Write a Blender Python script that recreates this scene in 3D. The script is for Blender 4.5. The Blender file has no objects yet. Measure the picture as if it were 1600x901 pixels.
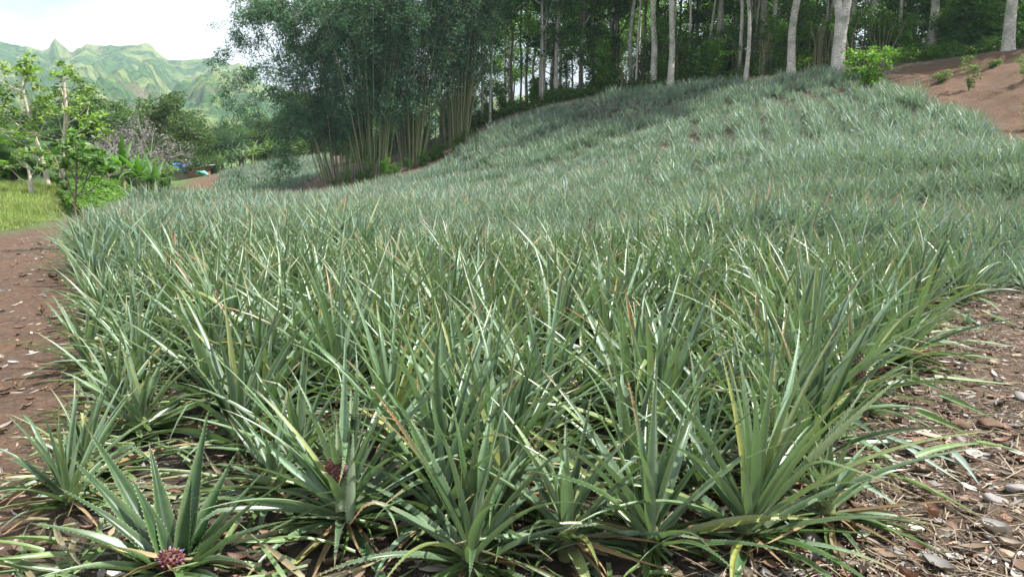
import bpy, math, random
import numpy as np
from mathutils import Vector
rng = np.random.default_rng(7)
random.seed(7)
S = bpy.context.scene
COL = S.collection
rad = math.radians
PI = math.pi

# ------------------------------------------------------------------ camera
FPX = 1256.0; PITCH = rad(10.6); CH = 1.7
cd = bpy.data.cameras.new('camera'); cam = bpy.data.objects.new('camera', cd); COL.objects.link(cam)
cam.location = (0, 0, CH); cam.rotation_euler = (rad(90) - PITCH, 0, 0)
cd.sensor_width = 36; cd.lens = 36 * FPX / 1600; cd.clip_end = 8000; cd.clip_start = 0.05
S.camera = cam

# ------------------------------------------------------------------ light
SUN_AZ = rad(92)      # clockwise from +Y
SUN_EL = rad(58)
W = bpy.data.worlds.new('World'); S.world = W; W.use_nodes = True
nt = W.node_tree; nt.nodes.clear()
o_ = nt.nodes.new('ShaderNodeOutputWorld'); bg = nt.nodes.new('ShaderNodeBackground')
sky = nt.nodes.new('ShaderNodeTexSky'); sky.sky_type = 'NISHITA'; sky.sun_disc = False
sky.sun_elevation = SUN_EL; sky.sun_rotation = SUN_AZ; sky.air_density = 1.0; sky.dust_density = 1.5; sky.ozone_density = 1.0
tc = nt.nodes.new('ShaderNodeTexCoord'); mp = nt.nodes.new('ShaderNodeMapping'); mp.inputs['Scale'].default_value = (1, 1, 2.5)
nz = nt.nodes.new('ShaderNodeTexNoise'); nz.inputs['Scale'].default_value = 2.2; nz.inputs['Detail'].default_value = 7; nz.inputs['Roughness'].default_value = .6
rp = nt.nodes.new('ShaderNodeValToRGB'); rp.color_ramp.elements[0].position = .36; rp.color_ramp.elements[1].position = .52
mx = nt.nodes.new('ShaderNodeMix'); mx.data_type = 'RGBA'
mx.inputs[7].default_value = (13.0, 13.5, 14.3, 1)
L = nt.links.new
L(tc.outputs['Generated'], mp.inputs['Vector']); L(mp.outputs['Vector'], nz.inputs['Vector']); L(nz.outputs['Fac'], rp.inputs['Fac'])
L(rp.outputs['Color'], mx.inputs[0]); L(sky.outputs['Color'], mx.inputs[6]); L(mx.outputs[2], bg.inputs['Color'])
bg.inputs['Strength'].default_value = 0.053
L(bg.outputs['Background'], o_.inputs['Surface'])
sd = bpy.data.lights.new('sun', 'SUN'); sun = bpy.data.objects.new('sun', sd); COL.objects.link(sun)
sd.energy = 5.0; sd.angle = rad(0.55); sd.color = (1.0, .97, .92)
sdir = Vector((math.sin(SUN_AZ) * math.cos(SUN_EL), math.cos(SUN_AZ) * math.cos(SUN_EL), math.sin(SUN_EL)))
sun.rotation_euler = sdir.to_track_quat('Z', 'Y').to_euler()
V = S.view_settings; V.view_transform = 'Standard'; V.look = 'None'; V.gamma = 1; V.exposure = 1.22; V.use_curve_mapping = False
cy = S.cycles; cy.max_bounces = 5; cy.diffuse_bounces = 3; cy.glossy_bounces = 2; cy.transmission_bounces = 3; cy.volume_bounces = 0; cy.transparent_max_bounces = 4
cy.caustics_reflective = False; cy.caustics_refractive = False; cy.use_denoising = True; cy.use_adaptive_sampling = True; cy.adaptive_threshold = 0.02

# ------------------------------------------------------------------ helpers
cP, sP = math.cos(PITCH), math.sin(PITCH)
def P(px, py, d):
    u = (450.5 - py) / FPX; r = (px - 800) / FPX
    dy = cP + u * sP; dz = -sP + u * cP
    k = d / dy
    return np.array((r * k, d, CH + dz * k))

def tag(o, label=None, cat=None, group=None, kind=None):
    if label: o['label'] = label
    if cat: o['category'] = cat
    if group: o['group'] = group
    if kind: o['kind'] = kind
    return o
def empty(name, loc=(0, 0, 0), rz=0):
    o = bpy.data.objects.new(name, None); COL.objects.link(o); o.location = tuple(map(float, loc)); o.rotation_euler = (0, 0, float(rz)); o.empty_display_size = .1
    return o
def mesh_data(name, V_, F, mat, col=None, smooth=True):
    """V_ (n,3), F list of (m,k) int arrays, col (n,4)"""
    if not isinstance(F, list): F = [F]
    F = [f for f in F if len(f)]
    me = bpy.data.meshes.new(name)
    V_ = np.ascontiguousarray(V_, dtype=np.float32)
    me.vertices.add(len(V_)); me.vertices.foreach_set('co', V_.ravel())
    loops = np.concatenate([f.ravel() for f in F]).astype(np.int32)
    tot = np.concatenate([np.full(len(f), f.shape[1]) for f in F]).astype(np.int32)
    st = np.concatenate([[0], np.cumsum(tot)[:-1]]).astype(np.int32)
    me.loops.add(len(loops)); me.loops.foreach_set('vertex_index', loops)
    me.polygons.add(len(tot)); me.polygons.foreach_set('loop_start', st); me.polygons.foreach_set('loop_total', tot)
    me.polygons.foreach_set('use_smooth', np.full(len(tot), smooth))
    if col is not None:
        a = me.color_attributes.new('Col', 'FLOAT_COLOR', 'POINT')
        a.data.foreach_set('color', np.ascontiguousarray(col, dtype=np.float32).ravel())
    me.update(); me.validate()
    me.materials.append(mat)
    return me
def add(name, me, parent=None, loc=None, rz=None, s=None):
    o = bpy.data.objects.new(name, me); COL.objects.link(o)
    if parent: o.parent = parent
    if loc is not None: o.location = tuple(map(float, loc))
    if rz is not None: o.rotation_euler = (0, 0, float(rz))
    if s is not None: o.scale = (s, s, s) if np.isscalar(s) else s
    return o
class MB:
    """collects vertex/face/colour arrays"""
    def __init__(s): s.v = []; s.f = {}; s.c = []; s.n = 0
    def add(s, v, f, c=(1, 1, 1, 1)):
        v = np.asarray(v, float).reshape(-1, 3)
        for q in (f if isinstance(f, list) else [f]):
            q = np.asarray(q)
            if len(q): s.f.setdefault(q.shape[1], []).append(q + s.n)
        c = np.asarray(c, float)
        if c.ndim == 1: c = np.tile(c, (len(v), 1))
        if c.shape[1] == 3: c = np.concatenate([c, np.ones((len(c), 1))], 1)
        s.v.append(v); s.c.append(c); s.n += len(v)
        return s
    def arrays(s): return np.concatenate(s.v), [np.concatenate(q) for q in s.f.values()], np.concatenate(s.c)
    def mesh(s, name, mat, smooth=True):
        v, f, c = s.arrays(); return mesh_data(name, v, f, mat, c, smooth)
    def obj(s, name, mat, parent=None, smooth=True, **k): return add(name, s.mesh(name, mat, smooth), parent, **k)

def nrm(a): return a / np.maximum(np.linalg.norm(a, axis=-1, keepdims=True), 1e-9)
def tube(path, radii, sides=8, bump=0, seed=0):
    path = np.asarray(path, float); n = len(path)
    t = nrm(np.gradient(path, axis=0))
    ref = np.array((0.9, 0.3, 0.1)) if abs(t[0, 2]) > .5 else np.array((0, 0, 1.))
    a = nrm(np.cross(t, ref)); b = np.cross(t, a)
    th = np.linspace(0, 2 * PI, sides, endpoint=False)
    r = np.asarray(radii, float)[:, None] * np.ones((1, sides))
    if bump:
        g = np.random.default_rng(seed); r = r * (1 + bump * g.standard_normal(r.shape))
    v = path[:, None] + r[..., None] * (np.cos(th)[None, :, None] * a[:, None] + np.sin(th)[None, :, None] * b[:, None])
    i = np.arange(n - 1)[:, None] * sides; j = np.arange(sides)[None]; k = (j + 1) % sides
    q = np.stack([i + j, i + k, i + sides + k, i + sides + j], -1).reshape(-1, 4)
    return v.reshape(-1, 3), q
def bez(pts, n):
    """smooth path through pts"""
    pts = np.asarray(pts, float); m = len(pts); d = np.linspace(0, m - 1, n); out = []
    P_ = np.vstack([2 * pts[0] - pts[1], pts, 2 * pts[-1] - pts[-2]])
    for x in d:
        i = min(int(x), m - 2); t = x - i; p0, p1, p2, p3 = P_[i:i + 4]
        out.append(.5 * (2 * p1 + (p2 - p0) * t + (2 * p0 - 5 * p1 + 4 * p2 - p3) * t * t + (3 * p1 - p0 - 3 * p2 + p3) * t ** 3))
    return np.array(out)
def sstep(a, b, x): t = np.clip((x - a) / (b - a), 0, 1); return t * t * (3 - 2 * t)
# value noise
_perm = np.random.default_rng(3).random((256, 256))
def vnoise(x, y):
    x = np.asarray(x, float); y = np.asarray(y, float)
    xi = np.floor(x).astype(int); yi = np.floor(y).astype(int); fx = x - xi; fy = y - yi
    fx = fx * fx * (3 - 2 * fx); fy = fy * fy * (3 - 2 * fy)
    g = lambda a, b: _perm[a & 255, b & 255]
    return (g(xi, yi) * (1 - fx) + g(xi + 1, yi) * fx) * (1 - fy) + (g(xi, yi + 1) * (1 - fx) + g(xi + 1, yi + 1) * fx) * fy
def fbm(x, y, o=4):
    r = 0; a = .5; t = 0
    for k in range(o): r = r + a * vnoise(x * 2 ** k + 17 * k, y * 2 ** k + 5 * k); t += a; a *= .5
    return r / t

# ------------------------------------------------------------------ materials
def newmat(name):
    m = bpy.data.materials.new(name); m.use_nodes = True; n = m.node_tree.nodes; n.clear()
    out = n.new('ShaderNodeOutputMaterial'); return m, m.node_tree, out
def N(t, kind, **kw):
    n = t.nodes.new(kind)
    for k, v in kw.items():
        if k in n.inputs.keys(): n.inputs[k].default_value = v
        else: setattr(n, k, v)
    return n
def mixc(t, fac, a, b, mode='MIX'):
    m = t.nodes.new('ShaderNodeMix'); m.data_type = 'RGBA'; m.blend_type = mode
    for s, v in ((0, fac), (6, a), (7, b)):
        if hasattr(v, 'links') or isinstance(v, bpy.types.NodeSocket): t.links.new(v, m.inputs[s])
        elif s == 0: m.inputs[0].default_value = v
        else: m.inputs[s].default_value = (*v, 1) if len(v) == 3 else v
    return m.outputs[2]
def math_(t, op, a, b=None):
    m = t.nodes.new('ShaderNodeMath'); m.operation = op
    for i, v in enumerate((a, b)):
        if v is None: continue
        if isinstance(v, bpy.types.NodeSocket): t.links.new(v, m.inputs[i])
        else: m.inputs[i].default_value = v
    return m.outputs[0]
def leafmat(name, rough=.45, spec=.5, transl=.3, under=(.5, .5, .5), under_mix=0., edge=(1, 1, 1), edge_mix=0., scurf=0., tcol=(1.1, 1.25, .5), coat=0.):
    m, t, out = newmat(name)
    at = N(t, 'ShaderNodeVertexColor', layer_name='Col'); geo = N(t, 'ShaderNodeNewGeometry')
    c = at.outputs['Color']
    if edge_mix: c = mixc(t, math_(t, 'MULTIPLY', math_(t, 'POWER', at.outputs['Alpha'], 2.2), edge_mix), c, edge)
    if scurf:
        n = N(t, 'ShaderNodeTexNoise', Scale=28., Detail=3.); co = N(t, 'ShaderNodeTexCoord'); t.links.new(co.outputs['Object'], n.inputs['Vector'])
        c = mixc(t, scurf, c, mixc(t, n.outputs['Fac'], (.45, .45, .45), (1.55, 1.55, 1.55)), 'MULTIPLY')
    if under_mix: c = mixc(t, math_(t, 'MULTIPLY', geo.outputs['Backfacing'], under_mix), c, under)
    b = N(t, 'ShaderNodeBsdfPrincipled', Roughness=rough); b.inputs['Specular IOR Level'].default_value = spec
    t.links.new(c, b.inputs['Base Color'])
    if transl:
        tr = N(t, 'ShaderNodeBsdfTranslucent'); t.links.new(mixc(t, 1., c, tcol, 'MULTIPLY'), tr.inputs['Color'])
        ms = N(t, 'ShaderNodeMixShader'); ms.inputs[0].default_value = transl
        t.links.new(b.outputs[0], ms.inputs[1]); t.links.new(tr.outputs[0], ms.inputs[2]); t.links.new(ms.outputs[0], out.inputs['Surface'])
    else: t.links.new(b.outputs[0], out.inputs['Surface'])
    return m
def barkmat(name, a, b, scale=6, rings=True, lichen=None):
    m, t, out = newmat(name)
    co = N(t, 'ShaderNodeTexCoord'); mpn = N(t, 'ShaderNodeMapping'); mpn.inputs['Scale'].default_value = (1, 1, 2.6 if rings else .3)
    t.links.new(co.outputs['Object'], mpn.inputs['Vector'])
    n = N(t, 'ShaderNodeTexNoise', Scale=float(scale), Detail=6., Roughness=.65); t.links.new(mpn.outputs[0], n.inputs['Vector'])
    r = N(t, 'ShaderNodeValToRGB'); r.color_ramp.elements[0].position = .35; r.color_ramp.elements[1].position = .62
    r.color_ramp.elements[0].color = (*a, 1); r.color_ramp.elements[1].color = (*b, 1); t.links.new(n.outputs['Fac'], r.inputs[0])
    c = r.outputs[0]
    if lichen:
        n2 = N(t, 'ShaderNodeTexNoise', Scale=1.1, Detail=4.); t.links.new(co.outputs['Object'], n2.inputs['Vector'])
        r2 = N(t, 'ShaderNodeValToRGB'); r2.color_ramp.elements[0].position = .5; r2.color_ramp.elements[1].position = .62; t.links.new(n2.outputs['Fac'], r2.inputs[0])
        c = mixc(t, r2.outputs[0], c, lichen)
    bs = N(t, 'ShaderNodeBsdfPrincipled', Roughness=.85); t.links.new(c, bs.inputs['Base Color'])
    bp = N(t, 'ShaderNodeBump', Strength=.5, Distance=.03); t.links.new(n.outputs['Fac'], bp.inputs['Height']); t.links.new(bp.outputs[0], bs.inputs['Normal'])
    t.links.new(bs.outputs[0], out.inputs['Surface']); return m
def plain(name, c, rough=.7, noise=.3, scale=8., metal=0.):
    m, t, out = newmat(name)
    co = N(t, 'ShaderNodeTexCoord'); n = N(t, 'ShaderNodeTexNoise', Scale=scale, Detail=5.); t.links.new(co.outputs['Object'], n.inputs['Vector'])
    a = tuple(x * (1 - noise) for x in c); b = tuple(min(1, x * (1 + noise)) for x in c)
    bs = N(t, 'ShaderNodeBsdfPrincipled', Roughness=rough, Metallic=metal); t.links.new(mixc(t, n.outputs['Fac'], a, b), bs.inputs['Base Color'])
    t.links.new(bs.outputs[0], out.inputs['Surface']); return m

M_PINE = leafmat('pineapple_leaf', rough=.36, spec=.5, transl=.18, under=(.25, .32, .23), under_mix=.45, edge=(.21, .28, .13), edge_mix=.55, scurf=.75, tcol=(1., 1.25, .45))
M_PINEF = leafmat('pineapple_leaf_far', rough=.5, spec=.35, transl=.22, under=(.30, .36, .31), under_mix=.5, tcol=(1., 1.2, .55))
M_DRY = leafmat('withered_leaf', rough=.8, spec=.2, transl=.15, scurf=.6, tcol=(1, .9, .7))
M_TREE = leafmat('tree_leaf', rough=.5, spec=.3, transl=.45, tcol=(1.3, 1.5, .4))
M_BAMB = leafmat('bamboo_leaf', rough=.6, spec=.2, transl=.25, tcol=(1.1, 1.2, .6))
M_GRASS = leafmat('grass_blade', rough=.5, spec=.3, transl=.4, tcol=(1.2, 1.3, .5))
M_LIT = leafmat('litter_leaf', rough=.6, spec=.4, transl=.1, scurf=.4, tcol=(1, .9, .7))
M_FRUIT = leafmat('fruit_skin', rough=.5, spec=.5, transl=0, scurf=.4)
M_BARK = barkmat('pale_bark', (.25, .22, .19), (.55, .52, .47), 5, True, (.24, .25, .20))
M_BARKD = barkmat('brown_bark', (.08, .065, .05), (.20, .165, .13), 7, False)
M_BARKW = barkmat('cream_bark', (.32, .28, .2), (.55, .5, .4), 6, True)
M_TWIG = barkmat('pink_grey_twig', (.17, .15, .145), (.32, .29, .28), 9, False)
M_STEM = barkmat('green_stem', (.10, .13, .05), (.2, .22, .09), 9, True)
M_STONE = plain('stone', (.20, .18, .165), .85, .4, 14.)

# ------------------------------------------------------------------ terrain shape
PT = .52   # height of the pineapple tops over the soil
ctrl = []
def gp(px, py, d, off=0.):
    p = P(px, py, d); ctrl.append((p[0], p[1], p[2] - off))
for x, y in ((-4, -4), (4, -4), (0, 0), (-2, 3), (2, 3), (-4, 6), (0, 6), (4, 7), (-12, 0), (12, 0), (9, 9), (0, 9)): ctrl.append((x, y, 0.))
for a in ((150, 450, 9.3), (1550, 450, 9.2), (40, 380, 17), (0, 340, 24), (50, 318, 29), (95, 298, 35), (10, 290, 38), (300, 300, 54), (290, 308, 50), (325, 284, 80), (295, 281, 95),
          (540, 287, 58), (570, 279, 58), (620, 268, 59), (720, 226, 62), (500, 285, 60), (760, 190, 66),
          (1450, 108, 47), (1530, 92, 45), (1600, 80, 44), (1600, 140, 34), (1500, 142, 38), (1570, 85, 46), (1700, 90, 40), (1700, 60, 60),
          (1300, 104, 58), (1200, 112, 62), (1000, 130, 70), (1300, 98, 75), (850, 158, 70), (1500, 72, 70), (380, 262, 95)): gp(*a)
for a in ((250, 315, 30), (400, 313, 32), (500, 309, 34), (350, 308, 44), (600, 303, 40), (500, 300, 55), (620, 270, 56), (700, 238, 58), (780, 190, 60), (850, 165, 60), (950, 145, 60), (1100, 130, 56),
          (1200, 117, 52), (1300, 110, 48), (1400, 120, 43), (1500, 162, 34), (1600, 222, 25), (900, 248, 42), (1000, 215, 44), (1100, 190, 40), (950, 275, 30), (800, 289, 34), (700, 282, 44), (1200, 225, 27), (1400, 215, 25),
          (1400, 330, 12.5), (1200, 345, 10.6), (800, 338, 13), (500, 330, 17), (1000, 300, 20), (1600, 400, 10.5), (1600, 300, 15), (1700, 220, 22), (420, 280, 75), (500, 252, 85), (350, 300, 62)): gp(*a, PT)
for a in ((-110, 60, -3), (-60, 30, -1.5), (-90, 140, -4.3), (-30, 140, -3.5), (40, 140, 1.), (90, 90, 7), (80, 20, 5), (-50, 0, -1), (20, -30, 0), (-20, -30, 0), (60, 60, 6.5)): ctrl.append(a)
ctrl = np.array(ctrl, float); SC = 40.
def _phi(r): return np.where(r > 1e-9, r * r * np.log(np.maximum(r, 1e-9)), 0)
_X = ctrl[:, :2] / SC; n_ = len(_X)
_K = _phi(np.linalg.norm(_X[:, None] - _X[None], axis=-1)) + np.eye(n_) * 2e-3
_Pm = np.c_[np.ones(n_), _X]
_A = np.block([[_K, _Pm], [_Pm.T, np.zeros((3, 3))]]); _w = np.linalg.solve(_A, np.r_[ctrl[:, 2], 0, 0, 0])
def tz(x, y):
    x = np.asarray(x, float); y = np.asarray(y, float); sh = np.broadcast(x, y).shape
    x = np.broadcast_to(x, sh).ravel(); y = np.broadcast_to(y, sh).ravel(); out = np.empty(len(x))
    for i in range(0, len(x), 20000):
        q = np.c_[x[i:i + 20000], y[i:i + 20000]] / SC; qc = np.clip(q, (-130 / SC, -40 / SC), (110 / SC, 160 / SC))
        r = np.sqrt(((qc[:, None] - _X[None]) ** 2).sum(-1)); out[i:i + 20000] = _phi(r) @ _w[:n_] + _w[n_] + qc @ _w[n_ + 1:]
    d = np.hypot(x, y - 50); w = sstep(100, 190, d)
    out = out * (1 - w) + (-4.5) * w
    return out.reshape(sh)
def tz1(x, y): return float(tz(x, y))

def inside(poly, x, y):
    r = np.zeros(np.shape(x), bool); n = len(poly)
    for i in range(n):
        x0, y0 = poly[i]; x1, y1 = poly[(i + 1) % n]
        c = ((y0 > y) != (y1 > y)) & (x < (x1 - x0) * (y - y0) / ((y1 - y0) or 1e-9) + x0); r ^= c
    return r
Lx = np.array([(-1.3, 0.5), (-1.9, 3.0), (-2.95, 5.4), (-4.85, 9), (-7.1, 13), (-9.6, 17), (-13, 25), (-15.6, 33), (-18, 43), (-19.5, 50), (-20.5, 56)])
Gx = np.array([(-9.5, 8), (-10.6, 13), (-12.2, 17.5), (-12.8, 21), (-14.1, 26), (-16.6, 33), (-20, 43), (-22, 50), (-24.5, 58), (-28, 68), (-33, 82), (-34, 95)])
Rx = [(0.55, 2.35), (1.15, 3.1), (1.95, 4.4), (3.0, 6.1), (4.15, 7.9), (5.7, 8.9), (9, 10.2), (16, 13), (26, 18)]
pxy = lambda *a: tuple(P(*a)[:2])
TOP = [pxy(500, 300, 57), pxy(570, 285, 56), pxy(650, 262, 56), pxy(700, 238, 58), pxy(745, 212, 60), pxy(780, 190, 62), pxy(850, 165, 61.5), pxy(950, 145, 61.5), pxy(1100, 130, 57.5), pxy(1200, 118, 53.5), pxy(1300, 110, 49.5), pxy(1385, 113, 45.5),
       pxy(1440, 132, 39), pxy(1500, 155, 34), pxy(1560, 185, 29), pxy(1610, 215, 25), pxy(1700, 250, 22)]
FIELD = [tuple(p) for p in Lx] + TOP + [tuple(p) for p in Rx[::-1]] + [(0.2, 1.75), (-.9, 1.2)]
FIELD2 = [pxy(325, 304, 58), pxy(335, 290, 74), pxy(350, 278, 88), pxy(400, 262, 98), pxy(520, 235, 98), pxy(520, 262, 78), pxy(488, 285, 66), pxy(470, 300, 60)]

# ------------------------------------------------------------------ ground sheet
def axis(segs):
    out = []
    for a, b, n in segs: out.append(np.linspace(a, b, n, endpoint=False))
    out.append([segs[-1][1]]); return np.concatenate(out)
gx = axis([(-2300, -300, 10), (-300, -90, 14), (-90, -30, 60), (-30, -8, 55), (-8, 10, 200), (10, 30, 80), (30, 90, 60), (90, 300, 14), (300, 2300, 10)])
gy = axis([(-300, -20, 8), (-20, 1, 20), (1, 13, 150), (13, 30, 85), (30, 100, 150), (100, 300, 30), (300, 2500, 16)])
X, Y = np.meshgrid(gx, gy); Z = tz(X, Y)
def segd(poly, x, y):
    d = np.full(x.shape, 1e9)
    for (x0, y0), (x1, y1) in zip(poly[:-1], poly[1:]):
        t = np.clip(((x - x0) * (x1 - x0) + (y - y0) * (y1 - y0)) / ((x1 - x0) ** 2 + (y1 - y0) ** 2 + 1e-9), 0, 1)
        d = np.minimum(d, np.hypot(x - x0 - t * (x1 - x0), y - y0 - t * (y1 - y0)))
    return d
infield = inside(FIELD, X, Y) | inside(FIELD2, X, Y)
wob = (fbm(X * .8, Y * .8, 3) - .5) * 1.4
xl = np.interp(Y, Lx[:, 1], Lx[:, 0]); xg = np.interp(Y, Gx[:, 1], Gx[:, 0])
track = ((X + wob * .5 > xg) & (X < xl) & (Y < 56)) | ((Y >= 56) & (Y < 90) & (np.abs(X - xg - 1.4) < 1.6 + wob * .3))
grassz = (~track) & (X + wob * .5 <= xg) & (Y < 110)
yr = np.interp(X, [p[0] for p in Rx], [p[1] for p in Rx])
rpath = (~infield) & (X > .3) & (Y < yr + .3) & (Y < 16)
BANK = [pxy(1385, 116, 47), pxy(1440, 106, 49), pxy(1530, 88, 47), pxy(1640, 74, 46), pxy(1900, 90, 46), pxy(1900, 260, 22), pxy(1610, 225, 24), pxy(1560, 190, 28), pxy(1500, 158, 33), pxy(1440, 135, 38)]
bank = inside(BANK, X + wob * .8, Y + wob * .6) & ~infield
strip = (segd([pxy(495, 302, 58), pxy(570, 286, 57.5), pxy(650, 262, 57.5), pxy(700, 240, 59.5), pxy(730, 222, 62)], X, Y) < 1.1 + wob * .6) | (segd([pxy(500, 296, 60), pxy(515, 268, 68)], X, Y) < .8 + wob)
bank2 = segd([pxy(1140, 120, 59), pxy(1200, 112, 56.5), pxy(1270, 108, 53), pxy(1310, 106, 52)], X, Y) < 1.3 + wob * .5
forest = (Y > 48) & (X > -15) & ~infield & ~strip
zone = np.zeros(X.shape + (4,)); zone[..., 3] = 1
zone[..., 0] = track | rpath | bank | strip | bank2
zone[..., 1] = grassz | ((Y > 100) & (X < -15)) | ((np.abs(X) > 100))
zone[..., 2] = (forest & ~bank & ~bank2) | rpath
zone[rpath, 2] = .75
def blur(a):
    b = np.pad(a, ((1, 1), (1, 1), (0, 0)), mode='edge'); return (b[:-2, 1:-1] + b[2:, 1:-1] + b[1:-1, :-2] + b[1:-1, 2:] + 2 * b[1:-1, 1:-1]) / 6
zone[..., :3] = blur(blur(zone[..., :3]))
near = sstep(40, 14, np.hypot(X, Y))
Z += near * ((fbm(X * 2.2, Y * 2.2, 3) - .5) * .10 + (fbm(X * 9, Y * 9, 2) - .5) * .025)
rut = track * (Y < 30)
Z -= rut * .07 * np.exp(-((X - xl + 1.3) / .35) ** 2)
Z += bank * ((fbm(X * .5, Y * .5, 3) - .5) * .8 + (fbm(X * 1.6 + Y, Y * .9, 4) - .5) * .55) * np.clip(segd(BANK + [BANK[0]], X, Y) / 2, 0, 1)

m, t, out = newmat('earth'); M_EARTH = m
at = N(t, 'ShaderNodeVertexColor', layer_name='Col'); co = N(t, 'ShaderNodeNewGeometry')
sep = N(t, 'ShaderNodeSeparateColor'); t.links.new(at.outputs['Color'], sep.inputs[0])
def nz_(scale, detail=6., rough=.6):
    n = N(t, 'ShaderNodeTexNoise', Scale=scale, Detail=detail, Roughness=rough); t.links.new(co.outputs['Position'], n.inputs['Vector']); return n.outputs['Fac']
def ramp(f, a, b, pa=.35, pb=.65):
    r = N(t, 'ShaderNodeValToRGB'); r.color_ramp.elements[0].position = pa; r.color_ramp.elements[1].position = pb
    r.color_ramp.elements[0].color = (*a, 1); r.color_ramp.elements[1].color = (*b, 1); t.links.new(f, r.inputs[0]); return r.outputs[0]
n1 = nz_(2.2); n2 = nz_(18.); n3 = nz_(.35)
soil = ramp(n2, (.035, .024, .016), (.10, .07, .045))
red = mixc(t, .5, ramp(n1, (.066, .031, .014), (.150, .080, .042)), ramp(n2, (.048, .025, .013), (.21, .125, .070)))
grn = mixc(t, n3, ramp(n2, (.05, .10, .015), (.12, .2, .04)), ramp(n1, (.04, .075, .02), (.13, .19, .05)))
lit = mixc(t, .5, ramp(n2, (.05, .035, .02), (.20, .145, .10)), ramp(n1, (.06, .045, .03), (.15, .10, .065)))
c = mixc(t, sep.outputs[0], soil, red); c = mixc(t, sep.outputs[1], c, grn); c = mixc(t, math_(t, 'MULTIPLY', sep.outputs[2], .7), c, lit)
bs = N(t, 'ShaderNodeBsdfPrincipled', Roughness=.9); t.links.new(c, bs.inputs['Base Color'])
bp = N(t, 'ShaderNodeBump', Strength=1., Distance=.06); t.links.new(math_(t, 'ADD', math_(t, 'ADD', n2, nz_(5.)), nz_(60.)), bp.inputs['Height']); t.links.new(bp.outputs[0], bs.inputs['Normal'])
t.links.new(bs.outputs[0], out.inputs['Surface'])
VV = np.stack([X, Y, Z], -1).reshape(-1, 3); CC = zone.reshape(-1, 4)
ny, nx = X.shape
ii = (np.arange(ny - 1)[:, None] * nx + np.arange(nx - 1)[None]).ravel()
Q = np.stack([ii, ii + 1, ii + nx + 1, ii + nx], -1)
fz = np.zeros(X.shape, int); fz[track] = 1; fz[rpath] = 2; fz[bank] = 3
fz = fz.ravel()[ii]
for k, nm in enumerate(('ground', 'dirt_track', 'footpath', 'soil_bank')):
    q = Q[fz == k]; u, inv = np.unique(q, return_inverse=True)
    tag(add(nm, mesh_data(nm, VV[u], inv.reshape(-1, 4), M_EARTH, CC[u])), kind='structure')

# ------------------------------------------------------------------ hills far away
sky_px = np.array([(-500, 120), (-200, 75), (-60, 58), (0, 65), (25, 72), (50, 75), (68, 79), (77, 75), (81, 67), (84.5, 60), (87, 58), (90, 66), (94, 78), (112, 81), (128, 74), (136, 69), (150, 71), (172, 73), (192, 74), (210, 72), (230, 69), (238, 73), (246, 84), (262, 94), (290, 96), (320, 94), (340, 91), (350, 97), (362, 102), (372, 98), (395, 112), (420, 138), (450, 160), (500, 185), (600, 170), (800, 150), (1100, 160), (1500, 150), (2000, 150)], float)
hp = np.linspace(-500, 1900, 700); s_ = np.linspace(0, 1, 110)
HP, SS = np.meshgrid(hp, s_)
top = np.interp(HP, sky_px[:, 0], sky_px[:, 1])
D = 420 + 1150 * SS
uu_ = (450.5 - top) / FPX; crest = 1570 * (-sP + uu_ * cP) / (cP + uu_ * sP)
prof = .10 * SS + .9 * SS ** 1.7
sp = np.abs(((HP + 190 * (1 - SS) * np.sin(HP / 150 + 1)) / 62. + .35 * vnoise(HP / 40, SS * 4)) % 1 - .5) * 2      # spurs
H = crest * prof + crest * .26 * (1 - sp - .5) * np.sin(PI * np.clip(SS, 0, 1)) * (.5 + fbm(HP / 90, SS * 3, 3))
H += (fbm(HP / 14, SS * 30, 4) - .5) * 24 * np.sin(PI * SS) ** .5
foot = 22 * np.exp(-((SS - .38) / .12) ** 2) * (.5 + fbm(HP / 60 + 9, SS * 2, 3)) * sstep(60, 260, HP)
H += foot
edge = SS > .97
H = np.where(edge, crest + (fbm(HP / 8, SS * 50, 3) - .5) * 6, H)
Dk = D * (1 + .05 * (fbm(HP / 60, SS * 3, 3) - .5))
xx = (HP - 800) / FPX * (Dk * cP - H * sP)
hv = np.stack([xx, Dk, H], -1)
back = hv[-1].copy(); back[:, 1] += 500; back[:, 2] = -5
hv = np.concatenate([hv, back[None]], 0); hy, hx = hv.shape[:2]
ii = (np.arange(hy - 1)[:, None] * hx + np.arange(hx - 1)[None]).ravel()
m, t, out = newmat('hill_forest'); co = N(t, 'ShaderNodeNewGeometry')
n1 = nz_(.012, 5.); n2 = nz_(.11, 6., .7); n3 = nz_(.004, 3.)
c = ramp(n2, (.012, .05, .016), (.10, .22, .05), .40, .60)
c = mixc(t, ramp(n1, (0, 0, 0), (1, 1, 1), .50, .58), c, ramp(n2, (.15, .23, .06), (.32, .36, .13)))  # yellow-green patches: lighter grass, with sunlit slopes put into the colour
c = mixc(t, ramp(n3, (0, 0, 0), (.8, .8, .8), .60, .70), c, (.30, .22, .15))
bs = N(t, 'ShaderNodeBsdfPrincipled', Roughness=.95); bs.inputs['Specular IOR Level'].default_value = .1; t.links.new(c, bs.inputs['Base Color'])
bp = N(t, 'ShaderNodeBump', Strength=1., Distance=14.); t.links.new(n2, bp.inputs['Height']); t.links.new(bp.outputs[0], bs.inputs['Normal'])
t.links.new(bs.outputs[0], out.inputs['Surface'])
tag(add('hills', mesh_data('hills', hv.reshape(-1, 3), np.stack([ii, ii + 1, ii + hx + 1, ii + hx], -1), m, smooth=True)), kind='structure')

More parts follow.
